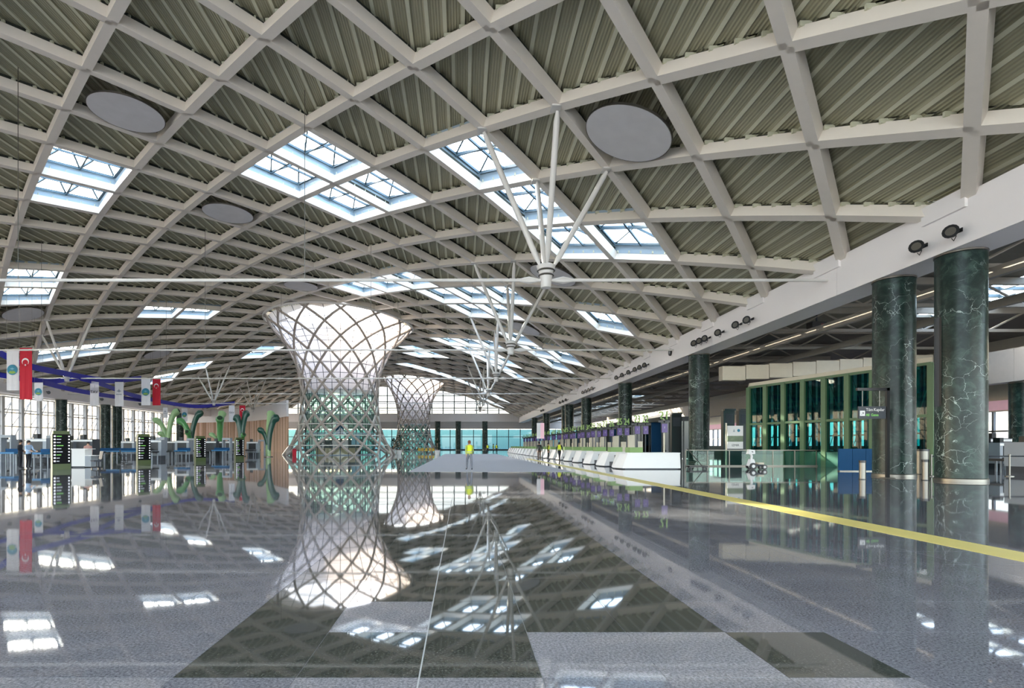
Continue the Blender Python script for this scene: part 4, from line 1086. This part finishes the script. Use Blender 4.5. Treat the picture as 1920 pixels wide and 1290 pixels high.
# ------------------------------------------------------------------ people
def person(label, x, y, rz, h=1.75, top=M_navy, bot=M_navy, vest=None, pose='stand', hair=M_hair):
    t = thing('person', label, 'person', (x, y, 0), None, rz)
    k = h / 1.75
    V = [(0, 0, .97), (0, .01, 1.12), (0, .01, 1.28), (0, 0, 1.42), (0, -.005, 1.51), (0, -.015, 1.60), (0, -.015, 1.68), (0, -.01, 1.735)]
    Rr = [(.155, .11), (.135, .10), (.155, .11), (.16, .105), (.052, .052), (.072, .082), (.078, .095), (.045, .06)]
    E = [(i, i + 1) for i in range(7)]
    walk = .16 if pose == 'walk' else 0
    for s in (-1, 1):
        i = len(V); sw = walk * s
        V += [(s * .09, 0, .88), (s * .1, -.02 - sw, .5), (s * .1, .03 - sw * 1.5, .1), (s * .115, -.06 - sw * 1.5, .045), (s * .125, -.16 - sw * 1.5, .04)]
        Rr += [(.092, .1), (.06, .065), (.042, .045), (.045, .04), (.035, .028)]; E += [(0, i), (i, i + 1), (i + 1, i + 2), (i + 2, i + 3), (i + 3, i + 4)]
        i = len(V)
        if pose == 'front':   # hands together at the waist
            arm = [(s * .19, 0, 1.41), (s * .27, .02, 1.16), (s * .12, -.19, 1.05), (s * .06, -.22, 1.03)]; fd = Vector((-s * .8, -.3, -.3))
        elif pose == 'bend':
            arm = [(s * .19, 0, 1.41), (s * .25, -.08, 1.18), (s * .2, -.32, 1.1), (s * .19, -.4, 1.09)]; fd = Vector((0, -1, -.15))
        else:
            arm = [(s * .19, 0, 1.41), (s * .245, .03 + sw * .6, 1.15), (s * .235, -.05 + sw * 1.6, .92), (s * .232, -.07 + sw * 1.7, .85)]; fd = Vector((0, -.15, -1))
        V += arm; Rr += [(.07, .07), (.045, .045), (.031, .028), (.036, .02)]; E += [(3, i), (i, i + 1), (i + 1, i + 2), (i + 2, i + 3)]
        fd.normalize(); sd = fd.cross(Vector((s, 0, 0.2))).normalized(); pb = Vector(arm[3])
        for f, ln in ((-1.5, .062), (-.5, .075), (.5, .07), (1.5, .055)):
            j = len(V); a = pb + fd * .03 + sd * f * .017
            V += [tuple(a), tuple(a + fd * ln * .6 + Vector((-s * .008, 0, 0))), tuple(a + fd * ln + Vector((-s * .02, 0, 0)))]; Rr += [(.009, .009), (.008, .008), (.007, .007)]; E += [(i + 3, j), (j, j + 1), (j + 1, j + 2)]
        j = len(V); a = pb - fd * .02 + sd * -.035
        V += [tuple(a), tuple(a + fd * .035 + sd * -.018)]; Rr += [(.011, .011), (.009, .009)]; E += [(i + 2, j), (j, j + 1)]
    me = bpy.data.meshes.new('body'); me.from_pydata([(a * k, b * k, c * k) for a, b, c in V], E, [])
    ob = bpy.data.objects.new('body', me); COL.objects.link(ob)
    md = ob.modifiers.new('skin', 'SKIN'); md.use_smooth_shade = True; sb = ob.modifiers.new('sub', 'SUBSURF'); sb.levels = 1; sb.render_levels = 1
    if not me.skin_vertices: me.skin_vertices.new() if hasattr(me.skin_vertices, 'new') else None
    for q, sv in enumerate(me.skin_vertices[0].data): sv.radius = (Rr[q][0] * k, Rr[q][1] * k); sv.use_root = (q == 0)
    dg = bpy.context.evaluated_depsgraph_get(); nm = bpy.data.meshes.new_from_object(ob.evaluated_get(dg)); nm.name = 'body'
    ob.modifiers.clear(); ob.data = nm; bpy.data.meshes.remove(me)
    nm.materials.clear()
    for m in (top, bot, M_skin, M_shoe): nm.materials.append(m)
    for p in nm.polygons:
        c = Vector(p.center) / k; mi = 0
        hands = min((c - Vector(V[q])).length for q in (len(V) - 1, len(V) - 5, 8 + 5 + 3, 8 + 5 + 5)) < .1
        if c.z > 1.475: mi = 2
        elif c.z < .10: mi = 3
        elif hands: mi = 2
        elif c.z < .95 and abs(c.x) < .19: mi = 1
        p.material_index = mi
    ob.parent = t
    mb = MB()
    prof = [(.02, .205), (.06, .195), (.09, .16), (.101, .1), (.098, .05), (.09, .0)]
    n = 14; i0 = 0
    for r, z in prof:
        for j in range(n):
            a = 2 * PI * j / n; fy = math.sin(a); zz = z + (.055 if fy < -.3 and z < .12 else 0)
            mb.v.append((r * .92 * math.cos(a) * k, (r * 1.08 * fy - .008) * k, (1.565 + zz) * k))
    for q in range(len(prof) - 1):
        for j in range(n): mb.f.append((q * n + j, q * n + (j + 1) % n, (q + 1) * n + (j + 1) % n, (q + 1) * n + j)); mb.mi.append(0)
    mb.f.append(tuple(range(n))); mb.mi.append(0)
    mb.build('hair', hair, t, True, world=False)
    fc = MB()
    for s in (-1, 1): fc.box((s * .032 - .012) * k, (s * .032 + .012) * k, -.108 * k, -.095 * k, 1.642 * k, 1.654 * k, 1); fc.box((s * .078 - .01) * k, (s * .078 + .01) * k, -.02 * k, .015 * k, 1.61 * k, 1.66 * k, 0)
    fc.hexa([(-.014 * k, -.1 * k, 1.6 * k), (.014 * k, -.1 * k, 1.6 * k), (0, -.128 * k, 1.602 * k)], [(-.008 * k, -.1 * k, 1.65 * k), (.008 * k, -.1 * k, 1.65 * k), (0, -.106 * k, 1.65 * k)], 0)
    fc.box(-.022 * k, .022 * k, -.1 * k, -.088 * k, 1.57 * k, 1.578 * k, 1)
    fc.build('face', [M_skin, M_hair], t, world=False)
    if vest:
        mb = MB(); n = 16
        for (rx, ry, z) in ((.175, .13, 1.0), (.165, .125, 1.15), (.18, .135, 1.3), (.19, .125, 1.43), (.10, .08, 1.49)):
            for j in range(n): a = 2 * PI * j / n; mb.v.append((rx * math.cos(a) * k, ry * math.sin(a) * k, z * k))
        for q in range(4):
            for j in range(n): mb.f.append((q * n + j, q * n + (j + 1) % n, (q + 1) * n + (j + 1) % n, (q + 1) * n + j)); mb.mi.append(0)
        v = mb.build('vest', vest, t, True, world=False)
        MB().lathe([(.178 * k, 1.06 * k), (.178 * k, 1.1 * k)], 16, cap=False).build('reflective_band', M_grey, v, world=False)
    return t
gr = lambda yb: 1.41 * F / (yb - CY)
person('guard in dark uniform standing with hands joined, left of the totem', PX_(38, 34.4), 34.4, 1.9, 1.76, M_navy, M_navy, pose='front')
person('guard in a light blue shirt and dark trousers by the totem', PX_(53.5, 34.2), 34.2, 1.4, 1.74, M_lblue, M_navy, pose='bend')
person('person in a pinkish top behind the white reception desk', PX_(165, 37.4), 37.4, .6, 1.68, mat('pinkish cloth', 'b58a80', .8), M_navy)
person('person in a yellow-green top walking down the middle of the hall', PX_(880, 32.5), 32.5, PI + .2, 1.72, mat('pale olive cloth', 'a3b060', .8), mat('grey trousers', '6f7078', .8), vest=M_hivis, pose='walk', hair=mat('auburn hair', '6b3a22', .7))
person('worker in a yellow vest nearest the check-in desks', PX_(1049, 52), 52, 2.6, 1.76, M_navy, M_navy, M_hivis, 'walk')
person('worker in a yellow vest, middle of the three by the desks', PX_(1028, 55), 55, 1.2, 1.72, M_navy, M_navy, M_hivis)
person('person in dark clothes, leftmost of the three by the desks', PX_(1011, 54), 54, 3.4, 1.8, M_black, mat('tan trousers', '5c4636', .8))
for i, (px_, Y, lb) in enumerate(((914, 96, 'leftmost distant worker in a yellow vest before the far doors'), (925, 98, 'middle distant worker in a yellow vest before the far doors'), (931, 96, 'rightmost distant worker in a yellow vest before the far doors'))):
    person(lb, PX_(px_, Y), Y, i * 1.3, 1.75, M_navy, M_navy, M_hivis)

# ------------------------------------------------------------------ shop fittings in and by the towers, plants, chairs
tx, ty, _ = T1
t = thing('shop_counter', 'long lit shop counter inside the nearer tower', 'counter', (tx, ty - 2, 0))
MB().box(tx - 3.2, tx + 3.2, ty - 2.4, ty - 1.6, 0, 1.1).build('body', M_wood, t); MB().box(tx - 3.3, tx + 3.3, ty - 2.5, ty - 1.5, 1.1, 1.16).build('top', M_dgrey, t)
MB().box(tx - 3.2, tx + 3.2, ty + .2, ty + .6, 0, 2.6).build('shelf_unit', M_dgrey, t)
for k in range(10): MB().lathe([(.02, .12), (.12, .1), (.14, 0)], 10, (tx - 2.9 + k * .64, ty - 2.0, 2.35)).build('pendant_lamp', M_lamp, t)
for k, (dx, z0, z1, m, lb) in enumerate(((-3.3, 1.4, 2.6, M_white, 'white poster panel on the left inside the nearer tower'), (.6, 3.2, 5.0, M_blue_panel, 'blue screen high inside the nearer tower'), (3.0, 1.6, 3.0, M_lblue, 'pale blue poster inside the right of the nearer tower'))):
    o = MB().box(tx + dx - .6, tx + dx + .6, ty - 3.0, ty - 2.9, z0, z1).build('poster_panel', m); setp(o, lb, 'poster')
    MB().box(tx + dx - .03, tx + dx + .03, ty - 2.9, ty - 2.85, 0, z1).build('stand', M_grey, o)
for k, (dx, dy, lb) in enumerate(((-4.4, -9.2, 'red bin standing before the nearer tower'),)):
    t = thing('red_bin', lb, 'bin', (tx + dx, ty + dy, 0)); MB().lathe([(.28, 0), (.28, .9), (.2, 1.0)], 14, (tx + dx, ty + dy, 0)).build('body', M_red, t, True); MB().lathe([(.3, .9), (.3, .95)], 14, (tx + dx, ty + dy, 0)).build('rim', M_black, t)
def conifer(px_, Y, label, h=3.2):
    x = PX_(px_, Y); t = thing('potted_conifer', label, 'potted tree', (x, Y, 0), 'potted conifers')
    MB().lathe([(.35, 0), (.45, .7), (.4, .7)], 14, (x, Y, 0)).build('pot', M_white, t, True); MB().tube([(x, Y, .6), (x, Y, h * .9)], .05, 6).build('trunk', M_wood, t)
    rr = random.Random(px_); mb = MB()
    for k in range(260):
        f = rr.random(); z = .9 + f * (h - .9); r = .75 * (1 - f) ** .6 * rr.uniform(.5, 1) + .05; a = rr.uniform(0, 2 * PI)
        c = Vector((x + r * math.cos(a), Y + r * math.sin(a), z)); u = Vector((math.cos(a), math.sin(a), .5)) * .2; s = Vector((-math.sin(a), math.cos(a), 0)) * .09
        mb.poly([c - s, c + u, c + s, c - u * .4])
    mb.build('foliage', M_foliage, t, kind='stuff')
conifer(748, 92, 'dark potted conifer between the two lattice towers'); conifer(820, 88, 'dark potted conifer right of the farther tower'); conifer(738, 100, 'dark potted conifer half hidden by the nearer tower', 2.8)
def cafe_chair(px_, Y, label):
    x = PX_(px_, Y); t = thing('cafe_chair', label, 'chair', (x, Y, 0), 'yellow chairs by the farther tower')
    MB().box(x - .25, x + .25, Y - .25, Y + .25, .42, .48).build('seat', M_yel, t); MB().hexa([(x - .25, Y + .22, .48), (x + .25, Y + .22, .48), (x + .25, Y + .27, .48), (x - .25, Y + .27, .48)], [(x - .22, Y + .3, 1.0), (x + .22, Y + .3, 1.0), (x + .22, Y + .35, 1.0), (x - .22, Y + .35, 1.0)]).build('backrest', M_yel, t)
    for a in (-.2, .2):
        for b in (-.2, .2): MB().tube([(x + a, Y + b, .42), (x + a * 1.2, Y + b * 1.2, 0)], .02, 5).build('leg', M_steel, t)
for i, px_ in enumerate((786, 792, 799, 806, 812)): cafe_chair(px_, 104 + (i % 2) * 2, f'{ORD[i]} yellow chair from the left before the farther tower')
# twin tall posters by the far end of the check-in row
for k, (px_, m, lb) in enumerate(((1010, M_cloth, 'tall pale banner stand at the far desks, left one'), (1017, M_pink, 'tall pinkish banner stand at the far desks, right one'))):
    Y = 60; x = PX_(px_, Y); t = thing('banner_stand', lb, 'banner stand', (x, Y, 0)); MB().box(x - .2, x + .2, Y, Y + .05, 2.2, 3.9).build('panel', m, t); MB().box(x - .03, x + .03, Y, Y + .05, 0, 2.2).build('post', M_dgrey, t); MB().box(x - .25, x + .25, Y - .2, Y + .25, 0, .03).build('foot', M_dgrey, t)

# projector under the aisle truss and two vent panels in the far gable
c = P(1531, 610, 39); t = thing('projector', 'dark projector hanging under the aisle truss beside the girder', 'projector', (c.x, c.y, c.z))
MB().box(c.x - .5, c.x + .5, c.y - .35, c.y + .35, c.z - .2, c.z + .2).build('case', M_black, t); MB().box(c.x + .1, c.x + .45, c.y - .36, c.y - .34, c.z - .12, c.z + .05).build('label', mat('dull red', '7a2e2e', .5), t)
MB().tube([(c.x, c.y, c.z + .2), (c.x, c.y, 11.18)], .06, 8).build('drop_rod', M_dgrey, t)
